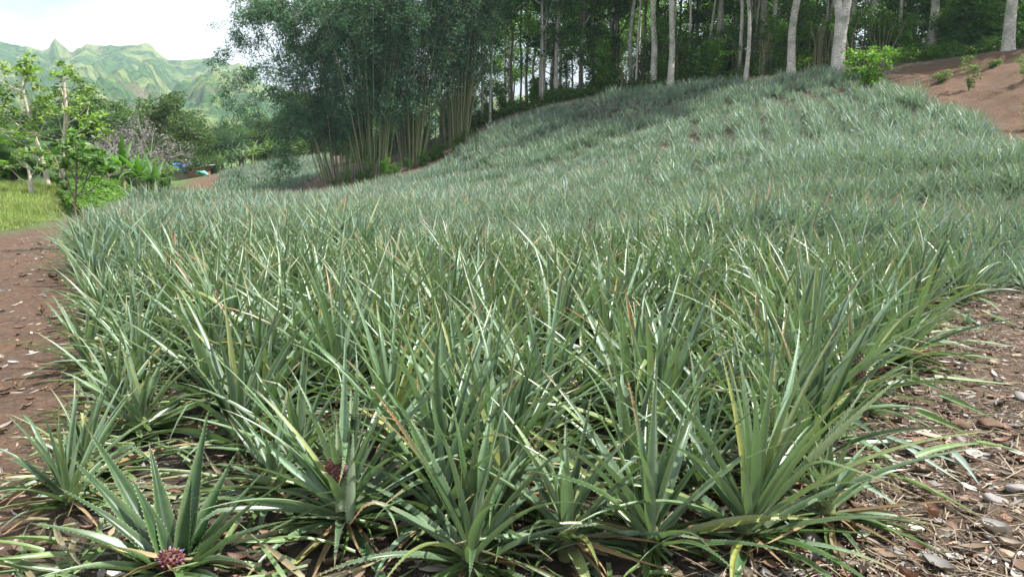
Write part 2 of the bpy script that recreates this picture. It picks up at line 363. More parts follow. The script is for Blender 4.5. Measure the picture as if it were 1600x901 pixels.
# haze: one closed box round everything
bm_v = [(x, y, z) for x in (-2900, 2900) for y in (-320, 2800) for z in (-6.5, 420)]
bm_f = [(0, 1, 3, 2), (4, 6, 7, 5), (0, 4, 5, 1), (2, 3, 7, 6), (0, 2, 6, 4), (1, 5, 7, 3)]
m, t, out = newmat('air'); pv = N(t, 'ShaderNodeVolumePrincipled'); pv.inputs['Color'].default_value = (.72, .88, 1., 1); pv.inputs['Density'].default_value = .00024; pv.inputs['Anisotropy'].default_value = .3
t.links.new(pv.outputs[0], out.inputs['Volume'])
tag(add('haze', mesh_data('haze', np.array(bm_v, float), np.array(bm_f), m, smooth=False)), kind='stuff')

# ------------------------------------------------------------------ blades: the pineapple leaf
def blades(base, az, e0, droop, length, width, nseg, na, col, tipcol=None, twist=0., g=rng, keel=.32, power=1.5, taper=1.7, spine=False, kink=None):
    """vectorised long pointed leaves. all args arrays of n. returns v,f,c"""
    n = len(az); t = np.linspace(0, 1, nseg + 1)
    e = e0[:, None] - droop[:, None] * t[None] ** power
    if kink is not None: e = e - kink[:, 0:1] * sstep(kink[:, 1:2], kink[:, 1:2] + .08, t[None])
    azt = az[:, None] + np.asarray(twist).reshape(-1, 1) * t[None] ** 2 * .6
    dirv = np.stack([np.cos(e) * np.sin(azt), np.cos(e) * np.cos(azt), np.sin(e)], -1)
    step = length[:, None, None] / nseg
    pos = base[:, None] + np.concatenate([np.zeros((n, 1, 3)), np.cumsum((dirv[:, 1:] + dirv[:, :-1]) * .5 * step, 1)], 1)
    side = np.stack([np.cos(azt), -np.sin(azt), 0 * azt], -1)
    tw = np.asarray(twist).reshape(-1, 1) * t[None]
    nr = np.cross(side, dirv)
    side2 = side * np.cos(tw)[..., None] + nr * np.sin(tw)[..., None]; nr2 = np.cross(side2, dirv)
    w = width[:, None] * .5 * np.clip(1 - t[None] ** taper, 0.0, 1) * (.82 + .28 * np.sin(PI * np.clip(t[None] * 1.6, 0, 1)))
    a = np.linspace(-1, 1, na)
    kz = keel * (1 - a ** 2) if na > 2 else np.zeros(na)
    v = pos[:, :, None] + a[None, None, :, None] * (w[..., None, None] * side2[:, :, None]) - (kz[None, None, :] * w[..., None])[..., None] * nr2[:, :, None] * 2
    m_ = (nseg + 1) * na
    i = np.arange(n)[:, None, None] * m_ + np.arange(nseg)[None, :, None] * na + np.arange(na - 1)[None, None]
    f = np.stack([i, i + 1, i + na + 1, i + na], -1).reshape(-1, 4)
    c = np.zeros((n, nseg + 1, na, 4)); cc = np.tile(col[:, None], (1, nseg + 1, 1))
    if tipcol is not None:
        k = sstep(tipcol[:, 3:4], 1., t[None])[..., None]; cc = cc * (1 - k) + tipcol[:, None, :3] * k
    k = sstep(.16, 0., t)[None, :, None] * .6; cc = cc * (1 - k) + np.array((.34, .38, .26)) * k
    c[..., :3] = cc[:, :, None]; c[..., 3] = np.abs(a)
    v = v.reshape(-1, 3); c = c.reshape(-1, 4); fs = [f]
    if spine:
        # saw-like spines on both margins
        ns = 30; ts = (np.arange(ns) + .5) / ns * .93; fi = ts * nseg; i0 = fi.astype(int); fr = (fi - i0)[None, :, None]
        V4 = v.reshape(n, nseg + 1, na, 3); sv = []
        for ed, sg in ((0, -1), (na - 1, 1)):
            p = V4[:, i0, ed] * (1 - fr) + V4[:, i0 + 1, ed] * fr; d = dirv[:, i0]; sd_ = side2[:, i0] * sg
            s = .0026
            sv.append(np.stack([p - d * s, p + d * s * .9, p + sd_ * s * 1.3 + d * s * 1.5], 2))
        sv = np.concatenate(sv, 1).reshape(-1, 3)
        f3 = np.arange(len(sv)).reshape(-1, 3) + len(v)
        v = np.concatenate([v, sv]); c = np.concatenate([c, np.tile((.36, .36, .22, 0.), (len(sv), 1))]); fs.append(f3)
    return v, fs, c
def leafcols(n, g, tone=0.):
    a = np.array((.018, .060, .010)); b = np.array((.148, .225, .148)); k = g.random((n, 1)) ** 1.2
    c = a * (1 - k) + b * k; yl = np.array((.27, .27, .06)); q = (g.random((n, 1)) < .13) * g.random((n, 1)) * .8; c = c * (1 - q) + yl * q
    return c * (.6 + .7 * g.random((n, 1))) * (1 + tone)
def rosette(g, n=40, L_=.85, wid=.042, nseg=8, na=5, spread=1., lean=(0, 0), spine=False, hub=.10, emin=12, tone=0., wide=1., colf=None):
    k = (np.arange(n) + .5) / n                       # 0 outer .. 1 inner
    az = np.arange(n) * rad(137.5) + g.normal(0, .18, n)
    e0 = np.radians(emin + (84 - emin) * k ** .75) + g.normal(0, .09, n)
    e0 = PI / 2 - (PI / 2 - e0) * spread
    droop = (.95 * (1 - k) ** 1.2 + .22) * g.uniform(.5, 1.35, n)
    ln = L_ * (.55 + .62 * np.sin(PI * np.clip(k * .78 + .12, 0, 1))) * g.uniform(.78, 1.12, n); ln[k > .93] *= .6
    w = wid * g.uniform(.8, 1.2, n) * wide
    base = np.stack([np.sin(az) * .03 * (1 - k), np.cos(az) * .03 * (1 - k), hub * (.25 + k)], -1)
    col = leafcols(n, g, tone) if colf is None else colf(n, g)
    tip = np.zeros((n, 4)); tip[:, :3] = col; tip[:, 3] = .9
    br = g.random(n) < .6; tip[br, :3] = (.24, .15, .065); tip[br, 3] = g.uniform(.66, .95, br.sum()); br = g.random(n) < .08; tip[br, :3] = (.30, .10, .04); tip[br, 3] = .5
    kk = np.zeros((n, 2)); kk[:, 1] = .7; q = g.random(n) < .07; kk[q, 0] = g.uniform(.5, 1.7, q.sum()); kk[q, 1] = g.uniform(.4, .8, q.sum())
    v, f, c = blades(base, az, e0, droop, ln, w, nseg, na, col, tip, g.normal(0, .45, n), g, spine=spine, kink=kk)
    v[:, 0] += lean[0] * v[:, 2]; v[:, 1] += lean[1] * v[:, 2]
    return v, f, c
def dry_skirt(g, n=9, L_=.6, nseg=5):
    n = int(n * 1.7)
    az = g.uniform(0, 2 * PI, n); e0 = np.radians(g.uniform(-12, 22, n)); dr = g.uniform(.2, .9, n)
    col = np.array((.30, .22, .13)) * g.uniform(.45, 1.15, (n, 1)); col[:, 2] *= .9
    gr = g.random(n) < .65; col[gr] = np.array((.07, .12, .035)) * g.uniform(.6, 1.1, (gr.sum(), 1))
    base = np.stack([0 * az, 0 * az, .09 + 0 * az], -1)
    return blades(base, az, e0, dr, g.uniform(.35, 1.1, n) * L_, g.uniform(.02, .036, n), nseg, 3, col, None, g.normal(0, 1.2, n), g, keel=.5)

# ------------------------------------------------------------------ where the plants stand
g = np.random.default_rng(11)
sp_ = .47
rows = []
for a_, dy_, dx_ in ((0, .41, .41), (1, .31, .32)):
    for y in np.arange(1.6, 64, dy_):
        x = np.arange(-36, 42, dx_) + g.uniform(0, dx_); q = np.stack([x, np.full_like(x, y)], -1); dd = np.hypot(q[:, 0], q[:, 1])
        rows.append(q[(dd < 8) if a_ == 0 else (dd >= 8)])
pts = np.concatenate(rows)
vigour = lambda x, y: 1.02 - .50 * sstep(3.8, 17, np.hypot(x, y))      # plants are younger and smaller further up the field
# rows curve with the slope
pts += g.normal(0, .11, pts.shape)
pts = pts[inside(FIELD, pts[:, 0], pts[:, 1])]
d = pts[:, 1]; px = 800 + FPX * pts[:, 0] / np.maximum(d * cP + .0, .3)
vis = (np.abs(px - 800) < 880 + 1256 * 2.2 / np.maximum(d, 1))
pts = pts[vis & (d > 1.9)]
far2 = []
for y in np.arange(56, 100, .5):
    x = np.arange(-42, -8, .45) + g.uniform(0, .45); far2.append(np.stack([x, np.full_like(x, y)], -1))
far2 = np.concatenate(far2); far2 += g.normal(0, .15, far2.shape); far2 = far2[inside(FIELD2, far2[:, 0], far2[:, 1])]

# hero plants that the photograph shows clearly: (name key, base px, base py, kwargs, label)
def on_ground(px, py):
    lo, hi = .5, 120.
    for d in np.linspace(1.5, 110, 900):
        p = P(px, py, d)
        if p[2] <= tz1(p[0], p[1]): return p
    return P(px, py, 60)
def leaf_to(b, tip, width, sag, col, nseg=12, na=5, roll=0., spine=True):
    b = np.asarray(b, float); tip = np.asarray(tip, float); d = tip - b; L0 = np.linalg.norm(d); t = np.linspace(0, 1, nseg + 1)
    pos = b + d * t[:, None] + np.array((0, 0, 1.)) * (sag * L0 * (np.sin(PI * t ** .8)))[:, None]
    tg = nrm(np.gradient(pos, axis=0)); side = nrm(np.cross(tg, np.array((0.02, 0, 1.))))
    nr = np.cross(side, tg); side = side * math.cos(roll) + nr * math.sin(roll); nr = np.cross(side, tg)
    w = width * .5 * (1 - t ** 1.9) * (.8 + .3 * np.sin(PI * np.clip(t * 1.5, 0, 1))); a = np.linspace(-1, 1, na)
    v = pos[:, None] + a[None, :, None] * w[:, None, None] * side[:, None] - (.32 * 2 * (1 - a ** 2)[None, :, None]) * w[:, None, None] * nr[:, None]
    i = np.arange(nseg)[:, None] * na + np.arange(na - 1)[None]; f = np.stack([i, i + 1, i + na + 1, i + na], -1).reshape(-1, 4)
    c = np.ones((nseg + 1, na, 4)); c[..., :3] = col; k = sstep(.15, 0, t)[:, None, None] * .5; c[..., :3] = c[..., :3] * (1 - k) + np.array((.34, .38, .26)) * k
    k = sstep(.93, 1, t)[:, None, None]; c[..., :3] = c[..., :3] * (1 - k) + np.array((.2, .13, .06)) * k
    c[..., 3] = np.abs(a)
    v = v.reshape(-1, 3); c = c.reshape(-1, 4); fs = [f]
    if spine:
        ns = int(L0 / .022); sv = []
        for ed, sg in ((0, -1), (na - 1, 1)):
            for q in range(ns):
                x = (q + .5) / ns * .94 * nseg; i0 = int(x); fr = x - i0
                V3 = v.reshape(nseg + 1, na, 3); p = V3[i0, ed] * (1 - fr) + V3[i0 + 1, ed] * fr; dd = tg[i0]; s_2 = side[i0] * sg
                sv += [p - dd * .0028, p + dd * .0026, p + s_2 * .0038 + dd * .004]
        f3 = np.arange(len(sv)).reshape(-1, 3) + len(v); v = np.concatenate([v, sv]); c = np.concatenate([c, np.tile((.36, .36, .22, 0.), (len(sv), 1))]); fs.append(f3)
    return v, fs, c

def fruit_mesh(g, h=.16, r=.055, red=False):
    """a young fruit: eyes set in a spiral over an egg, each a low pointed bump"""
    mb = MB(); u = np.linspace(0, PI, 15); th = np.linspace(0, 2 * PI, 20, endpoint=False)
    rr = r * np.sin(u) ** .6 * .93; path = np.stack([0 * u, 0 * u, h * .5 * (1 - np.cos(u))], -1)
    v, q = tube(path, np.maximum(rr, .002), 18); mb.add(v, q, (.10, .05, .035))
    n = 90
    for i in range(n):
        k = (i + .5) / n; uu = math.acos(1 - 2 * k) ; a = i * rad(137.5); z = h * .5 * (1 - math.cos(uu)); R = r * math.sin(uu) ** .6 * .95
        c0 = np.array((R * math.cos(a), R * math.sin(a), z)); no = nrm(np.array((math.cos(a) * math.sin(uu), math.sin(a) * math.sin(uu), -math.cos(uu) * .6)))
        s1 = nrm(np.cross(no, (0, 0, 1.))); s2 = np.cross(s1, no); s = r * .19
        ring = [c0 + s * (math.cos(x) * s1 + math.sin(x) * s2) for x in np.linspace(0, 2 * PI, 6, endpoint=False)]
        tipp = c0 + no * s * (1.1 if not red else 1.8) + np.array((0, 0, s * .5))
        vs = np.array(ring + [c0 + no * s * .45, tipp]); f = np.array([(j, (j + 1) % 6, 6) for j in range(6)] + [(j, (j + 2) % 6, 7) for j in (0, 2, 4)])
        cl = (.10, .025, .022) if red else (.19, .13, .085)
        cc = np.tile((*cl, 1.), (8, 1)); cc[7, :3] = (.17, .05, .035) if red else (.42, .34, .26); cc[6, :3] = (.13, .03, .03) if red else (.3, .24, .17)
        mb.add(vs, f, cc)
    return mb
def small_crown(g, n=26, L_=.09, z0=.0, col=(.16, .22, .12)):
    k = (np.arange(n) + .5) / n; az = np.arange(n) * rad(137.5); e = np.radians(15 + 70 * k)
    c = np.array(col) * g.uniform(.7, 1.3, (n, 1)); base = np.stack([0 * k, 0 * k, z0 + .012 * k], -1)
    return blades(base, az, e, np.full(n, -.3), L_ * g.uniform(.7, 1.1, n), np.full(n, .014), 4, 3, c, None, np.zeros(n), g)
def flowers(g, n=16, r=.045, z=.04):
    out = []
    for i in range(n):
        mb = MB(); out.append(mb); a = i / n * 2 * PI + g.normal(0, .1); zz = z + g.uniform(-.012, .03); d = nrm(np.array((math.cos(a), math.sin(a), .45)))
        p0 = np.array((r * .7 * math.cos(a), r * .7 * math.sin(a), zz))
        v, q = tube([p0, p0 + d * .010, p0 + d * .016, p0 + d * .022], [.002, .0035, .003, .0005], 6); mb.add(v, q, (.22, .17, .36))
    return out

GP = 'pineapple plants set out across the field'
HERO = [
 # px, py of the base, seed, n, length, width, spread, tone, extra
 dict(at=(540, 838), seed=2, n=56, L=.74, w=.047, spread=1.15, emin=0, tone=.1, label='large pineapple plant with a red flowering head amid its grey-green leaves', red=True),
 dict(at=(735, 905), seed=5, n=32, L=.66, w=.047, spread=.95, emin=10, tone=0, label='pineapple plant of stiff dark green leaves at the front edge, centre of the photo'),
 dict(at=(1015, 872), seed=8, n=32, L=.70, w=.048, spread=.9, emin=6, tone=.05, label='front-row pineapple plant with three glossy upright leaves, left of the path-side clump'),
 dict(at=(1165, 862), seed=13, n=50, L=.86, w=.047, spread=1.08, emin=4, tone=.12, label='big light green pineapple plant whose long leaves arch out over the litter path', lean=(.12, 0)),
 dict(at=(1325, 650), seed=17, n=34, L=.74, w=.046, spread=.95, emin=8, tone=0, label='pineapple plant holding a small brown young fruit beside the litter path', fruit=(1342, 590)),
 dict(at=(850, 690), seed=21, n=32, L=.84, w=.045, spread=.95, emin=18, tone=.1, label='tall fan-shaped pineapple plant in the second row behind the dark gap'),
 dict(at=(1005, 640), seed=23, n=34, L=.84, w=.046, spread=1., emin=14, tone=.05, label='tall spreading pineapple plant with blue-green leaves behind the upright front-row plant'),
 dict(at=(610, 700), seed=27, n=28, L=.72, w=.05, spread=.95, emin=20, tone=.5, label='pineapple plant with pale yellowish leaves standing behind the flowering one'),
 dict(at=(1410, 575), seed=31, n=38, L=.66, w=.046, spread=1.0, emin=5, tone=-.05, label='bushy pineapple plant at the corner where the field meets the litter path'),
 dict(at=(225, 690), seed=37, n=30, L=.48, w=.044, spread=1.1, emin=5, tone=-.15, label='small dark pineapple plant with one brown tipped leaf near the dirt track'),
 dict(at=(430, 790), seed=41, n=26, L=.36, w=.04, spread=1.2, emin=0, tone=-.1, label='low sprawling pineapple plant between the starry rosette and the flowering plant'),
 dict(at=(885, 868), seed=43, n=28, L=.52, w=.045, spread=1.1, emin=4, tone=0, label='short pineapple plant filling the gap in the middle of the front row'),
 dict(at=(1290, 830), seed=47, n=26, L=.36, w=.040, spread=1.25, emin=0, tone=.05, label='small pineapple sucker on the bare soil beside the path'),
 dict(at=(140, 765), seed=53, n=32, L=.42, w=.036, spread=1.25, emin=0, tone=.1, label='flattened pineapple plant with pale dry leaves spilling onto the dirt track'),
]
hero_xy = []
for h in HERO:
    b = on_ground(*h['at']); g = np.random.default_rng(h['seed']); hero_xy.append(b[:2])
    o = empty('pineapple_plant', b); tag(o, h['label'], 'pineapple plant', GP)
    v, f, c = rosette(g, n=h['n'], L_=h['L'], wid=h['w'], nseg=12, na=5, spread=h['spread'], emin=h['emin'], tone=h['tone'], spine=True, lean=h.get('lean', (0, 0)), hub=.16)
    add('rosette', mesh_data('rosette', v, f, M_PINE, c), o)
    v, f, c = dry_skirt(g, 16); add('withered_leaves', mesh_data('withered_leaves', v, f, M_DRY, c), o)
    v, q = tube([(0, 0, -.05), (0, 0, .06), (0, 0, .16)], [.035, .04, .03], 10); MB().add(v, q).obj('stem', M_STEM, o)
    if h.get('red'):
        p = P(526, 748, b[1] - .19) - b
        v, q = tube([(0, 0, .12), tuple(p * .6 + np.array((0, 0, .06))), tuple(p)], [.014, .013, .012], 8); MB().add(v, q).obj('stalk', M_STEM, o)
        fo = fruit_mesh(g, .085, .038, True).obj('flower_head', M_FRUIT, o, loc=p, smooth=False); [q_.obj('flower', M_FRUIT, fo) for q_ in flowers(g, 11, .046, .03)]
        for (tx, ty, dd, w_) in ((553, 660, -.12, .042), (527, 655, -.02, .04)):
            pass
        mb = MB()
        for (bx, by, tx, ty, dz, w_) in ((547, 815, 552, 668, -.16, .05), (533, 800, 526, 652, -.06, .05)):
            v, f, c = leaf_to(P(bx, by, b[1] - .20) - b, P(tx, ty, b[1] + dz - .06) - b, w_, 0.02, np.array((.22, .27, .17))); mb.add(v, f, c)
        mb.obj('sucker', M_PINE, o)
    if h.get('fruit'):
        p = P(*h['fruit'], b[1] - .12) - b
        v, q = tube([(0, 0, .1), tuple(p * .7), tuple(p)], [.016, .014, .014], 8); MB().add(v, q).obj('stalk', M_STEM, o)
        fo = fruit_mesh(g, .14, .046).obj('fruit', M_FRUIT, o, loc=p, smooth=False)
        v, f, c = small_crown(g, 34, .09); add('crown', mesh_data('crown', v, f, M_PINE, c), fo, loc=(0, 0, .15))
# the dark starry rosette at the corner, its leaves laid out one by one
b = on_ground(272, 905); b0 = P(272, 880, b[1]); o = empty('pineapple_plant', b); tag(o, 'dark green starry pineapple rosette with an open red and purple flower at its heart', 'pineapple plant', GP); hero_xy.append(b[:2])
tips = [(45, 816, -.05, .085, .10), (108, 712, .25, .085, .05), (136, 668, .42, .08, .04), (232, 688, .30, .08, .04), (326, 640, .35, .09, .04), (420, 728, .22, .08, .05), (372, 702, .36, .078, .05), (448, 750, .05, .078, .08), (452, 812, -.1, .07, .1),
        (60, 900, -.3, .075, .12), (130, 960, -.45, .055, .12), (250, 1010, -.5, .05, .12), (400, 960, -.4, .05, .12), (205, 745, .15, .075, .06), (300, 745, .12, .075, .06), (165, 850, -.15, .055, .1), (390, 880, -.25, .05, .12), (90, 760, .1, .055, .08)]
mb = MB(); g = np.random.default_rng(99)
for (tx, ty, dz, w_, sg) in tips:
    e = nrm(np.array((tx - 272, 880 - ty, 0.)))
    v, f, c = leaf_to(b0 - b + np.array((e[0] * .02, e[1] * .02, -.06)), P(tx, ty, b[1] + dz) - b, w_, sg, np.array((.014, .050, .010)) * g.uniform(.75, 1.25), roll=g.normal(0, .15)); mb.add(v, f, c)
mb.obj('rosette', M_PINE, o)
v, q = tube([(0, 0, -.03), tuple((b0 - b) * .5), tuple(b0 - b - np.array((0, 0, .03)))], [.03, .03, .026], 10); MB().add(v, q).obj('stem', M_STEM, o)
fo = fruit_mesh(g, .06, .046, True).obj('flower_head', M_FRUIT, o, loc=b0 - b - np.array((0, .03, .0)), smooth=False); [q_.obj('flower', M_FRUIT, fo) for q_ in flowers(g, 16, .053, .03)]
v, f, c = dry_skirt(g, 9, .5); add('withered_leaves', mesh_data('withered_leaves', v, f, M_DRY, c), o)

hero_xy = np.array(hero_xy)
pts = pts[np.min(np.linalg.norm(pts[:, None] - hero_xy[None], axis=-1), 1) > .31]
_dep = pts[:, 1] * cP + CH * sP; _px = 800 + FPX * pts[:, 0] / _dep; _py = 450.5 + FPX * (CH * cP - pts[:, 1] * sP) / _dep
pts = pts[~((_py > 850) | ((_px > -200) & (_px < 120) & (_py > 800)) | (np.hypot(pts[:, 0] - hero_xy[-1, 0], pts[:, 1] - hero_xy[-1, 1]) < .62) | ((_px > 430) & (_px < 640) & (_py > 760)) | ((np.abs(_px - 1350) < 75) & (_py > 625) & (_py < 790)))]
pts = pts[np.argsort(np.hypot(pts[:, 0], pts[:, 1]))]
on = np.abs(800 + FPX * pts[:, 0] / pts[:, 1] - 800) < 840
N_IND = 284
idx = np.where(on)[0][:N_IND]; msk = np.zeros(len(pts), bool); msk[idx] = True
ind = pts[msk]; rest = pts[~msk]
# variants
VAR = []
def yel(n, g):
    c = leafcols(n, g); q = g.random((n, 1)) * .5; c = c * (1 - q) + np.array((.27, .24, .075)) * q; rd = g.random(n) < .15; c[rd] = np.array((.24, .13, .07)) * g.uniform(.6, 1.1, (rd.sum(), 1)); return c
for k in range(12):
    g = np.random.default_rng(200 + k)
    v, f, c = rosette(g, n=int(g.integers(24, 34)), L_=g.uniform(.70, .86), wid=.052, nseg=9, na=3, spread=g.uniform(.85, 1.1), emin=g.uniform(8, 24), tone=g.uniform(-.12, .15), lean=g.normal(0, .06, 2), hub=.13, colf=yel if k % 6 == 5 else None)
    a = mesh_data('rosette', v, f, M_PINE, c)
    v, f, c = dry_skirt(g, 10); VAR.append((a, mesh_data('withered_leaves', v, f, M_DRY, c)))
LXd = lambda x, y: x - np.interp(y, Lx[:, 1], Lx[:, 0])
g = np.random.default_rng(5)
zi = tz(ind[:, 0], ind[:, 1])
fr_mesh = fruit_mesh(np.random.default_rng(8), .14, .05).mesh('fruit', M_FRUIT, False)
v, f, c = small_crown(np.random.default_rng(9), 30, .09); cr_mesh = mesh_data('crown', v, f, M_PINE, c)
FR_AT = [(1010, 440), (1055, 545), (1148, 520)]
fr_i = set()
for a in FR_AT:
    p = on_ground(a[0], a[1] + 55); fr_i.add(int(np.argmin(np.hypot(ind[:, 0] - p[0], ind[:, 1] - p[1]))))
FL = ['pineapple plant with a small fruit in the second band of plants, nearest the litter path', 'fruiting pineapple plant in mid field above the light green path-side plant', 'fruiting pineapple plant behind the tall blue-green one', 'fruiting pineapple plant in the middle of the front rows']
fi = 0
for i, (x, y) in enumerate(ind):
    k = int(g.integers(0, len(VAR))); o = empty('pineapple_plant', (x, y, zi[i]), g.uniform(0, 2 * PI))
    edgeL = LXd(x, y) < .75; dR = np.min(np.hypot(np.array(Rx)[:, 0] - x, np.array(Rx)[:, 1] - y)) < 1.1
    s = g.uniform(.72, 1.16) * (.72 if edgeL else 1.) * float(vigour(x, y))
    o.scale = (s, s, s * g.uniform(.92, 1.05))
    add('rosette', VAR[k][0], o); add('withered_leaves', VAR[k][1], o)
    if i in fr_i:
        fo = add('fruit', fr_mesh, o, loc=(.02, -.03, .34)); add('crown', cr_mesh, fo, loc=(0, 0, .135)); lab = FL[fi]; fi += 1; grp = GP
        v, q = tube([(0, 0, .1), (.01, -.02, .22), (.02, -.03, .35)], [.015, .014, .013], 8); MB().add(v, q).obj('stalk', M_STEM, o)
    elif edgeL: lab = 'grey-green pineapple plant in the outermost row along the dirt track'; grp = 'pineapple plants edging the dirt track'
    elif dR: lab = 'grey-green pineapple plant in the outermost row along the litter path'; grp = 'pineapple plants edging the litter path'
    else: lab = 'grey-green pineapple plant crowded among others inside the near part of the field'; grp = 'pineapple plants inside the near field'
    tag(o, lab, 'pineapple plant', grp)

# everything further: one mesh of many plants nobody could count
def scatter(variants, pos, rot, scl, tint, which):
    mb = MB()
    for k, (v, f, c) in enumerate(variants):
        s = which == k
        if not s.any(): continue
        p, r, q, ti = pos[s], rot[s], scl[s], tint[s]; n = len(p); m_ = len(v)
        cs, sn = np.cos(r)[:, None], np.sin(r)[:, None]
        vx = v[None, :, 0] * cs - v[None, :, 1] * sn; vy = v[None, :, 0] * sn + v[None, :, 1] * cs
        vv = np.stack([vx * q[:, None, 0], vy * q[:, None, 0], v[None, :, 2] * q[:, None, 1]], -1) + p[:, None]
        cc = np.tile(c[None], (n, 1, 1)); cc[..., :3] *= ti[:, None]
        off = (np.arange(n) * m_)[:, None, None]
        mb.add(vv.reshape(-1, 3), [(ff[None] + off).reshape(-1, ff.shape[1]) for ff in f], cc.reshape(-1, 4))
    return mb
dist = np.hypot(rest[:, 0], rest[:, 1])
def far_variants(n, seed, nl, nseg, na, wid, bl=.5):
    out = []
    for k in range(n):
        g = np.random.default_rng(seed + k)
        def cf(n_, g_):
            c = leafcols(n_, g_); gy_ = np.array((.180, .270, .262)); return c * (1 - bl) + gy_ * bl * g_.uniform(.7, 1.3, (n_, 1))  # blue-grey blend puts a bluish sky sheen into the leaf colour
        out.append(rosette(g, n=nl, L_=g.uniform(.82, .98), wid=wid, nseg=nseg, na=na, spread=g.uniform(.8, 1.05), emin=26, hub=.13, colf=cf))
    return out
mid = dist < 24
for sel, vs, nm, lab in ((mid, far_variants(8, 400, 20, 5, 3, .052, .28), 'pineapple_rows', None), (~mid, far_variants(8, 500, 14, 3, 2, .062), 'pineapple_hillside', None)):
    p = rest[sel]; g = np.random.default_rng(44)
    if sel is not mid: p = np.concatenate([p, far2])
    z = tz(p[:, 0], p[:, 1]); n = len(p)
    lump = fbm(p[:, 0] * .24 + p[:, 1] * .08 + 3, p[:, 1] * .62, 3)
    s = (.54 + .80 * sstep(.28, .70, lump)) * g.uniform(.88, 1.12, n) + .12
    ph = segd(TOP, p[:, 0], p[:, 1]) / 1.45 + .9 * fbm(p[:, 0] * .15, p[:, 1] * .15, 2); rw = .5 + .5 * np.cos(2 * PI * ph); far_ = sstep(19, 28, p[:, 1])
    keep = (rw > .16) | (far_ < .5) | (g.random(n) < .25); p, z, lump, s, rw, far_ = [q_[keep] for q_ in (p, z, lump, s, rw, far_)]; n = len(p)
    s = s * vigour(p[:, 0], p[:, 1]) * (1 + far_ * (.45 * rw - .12))
    ti = np.ones((n, 3)) * g.uniform(.85, 1.2, (n, 1)); wv = sstep(.45, .65, fbm(p[:, 0] * .2 + 40, p[:, 1] * .2, 3))[:, None]
    ti = ti * (1 - wv * .35) + np.array((1.02, 1.05, .72)) * wv * .35
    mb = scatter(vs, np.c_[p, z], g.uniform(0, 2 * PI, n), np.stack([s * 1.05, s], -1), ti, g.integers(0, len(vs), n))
    tag(mb.obj(nm, M_PINEF), 'unbroken mass of pineapple plants ' + ('in the middle of the field' if nm.endswith('rows') else 'covering the hillside'), 'pineapple plants', kind='stuff')

exec_rest = True
# ------------------------------------------------------------------ foliage helpers
def rand_quads(g, cen, size, aspect=.5, up=.6, cols=None, droop=0., bend=0.):
    """leaf shaped diamonds at cen (n,3) ; size (n,)"""
    n = len(cen)
    no = nrm(g.normal(0, 1, (n, 3)) * (1 - up) + np.array((0, 0, up)) + 1e-6)
    d = g.normal(0, 1, (n, 3)); d[:, 2] = d[:, 2] * .4 - droop; d = nrm(d - (d * no).sum(-1, keepdims=True) * no)
    s = np.cross(no, d); L_ = size[:, None]; w = L_ * aspect * .5
    v = np.stack([cen - d * L_ * .5, cen - d * L_ * .05 + s * w, cen + d * L_ * .5, cen - d * L_ * .05 - s * w], 1)
    f = np.arange(n * 4).reshape(-1, 4); c = np.repeat(cols, 4, 0); c = np.c_[c, np.ones(len(c))]
    return v.reshape(-1, 3), f, c
def ball(g, n, c, r, flat=.7):
    d = nrm(g.normal(0, 1, (n, 3))) * (g.random((n, 1)) ** .45); d[:, 2] *= flat; return np.asarray(c) + d * r
def tone(g, n, base, var=.35, alt=None, p=.2):
    c = np.array(base) * g.uniform(1 - var, 1 + var, (n, 1))
    if alt is not None: q = g.random(n) < p; c[q] = np.array(alt) * g.uniform(1 - var, 1 + var, (q.sum(), 1))
    return c
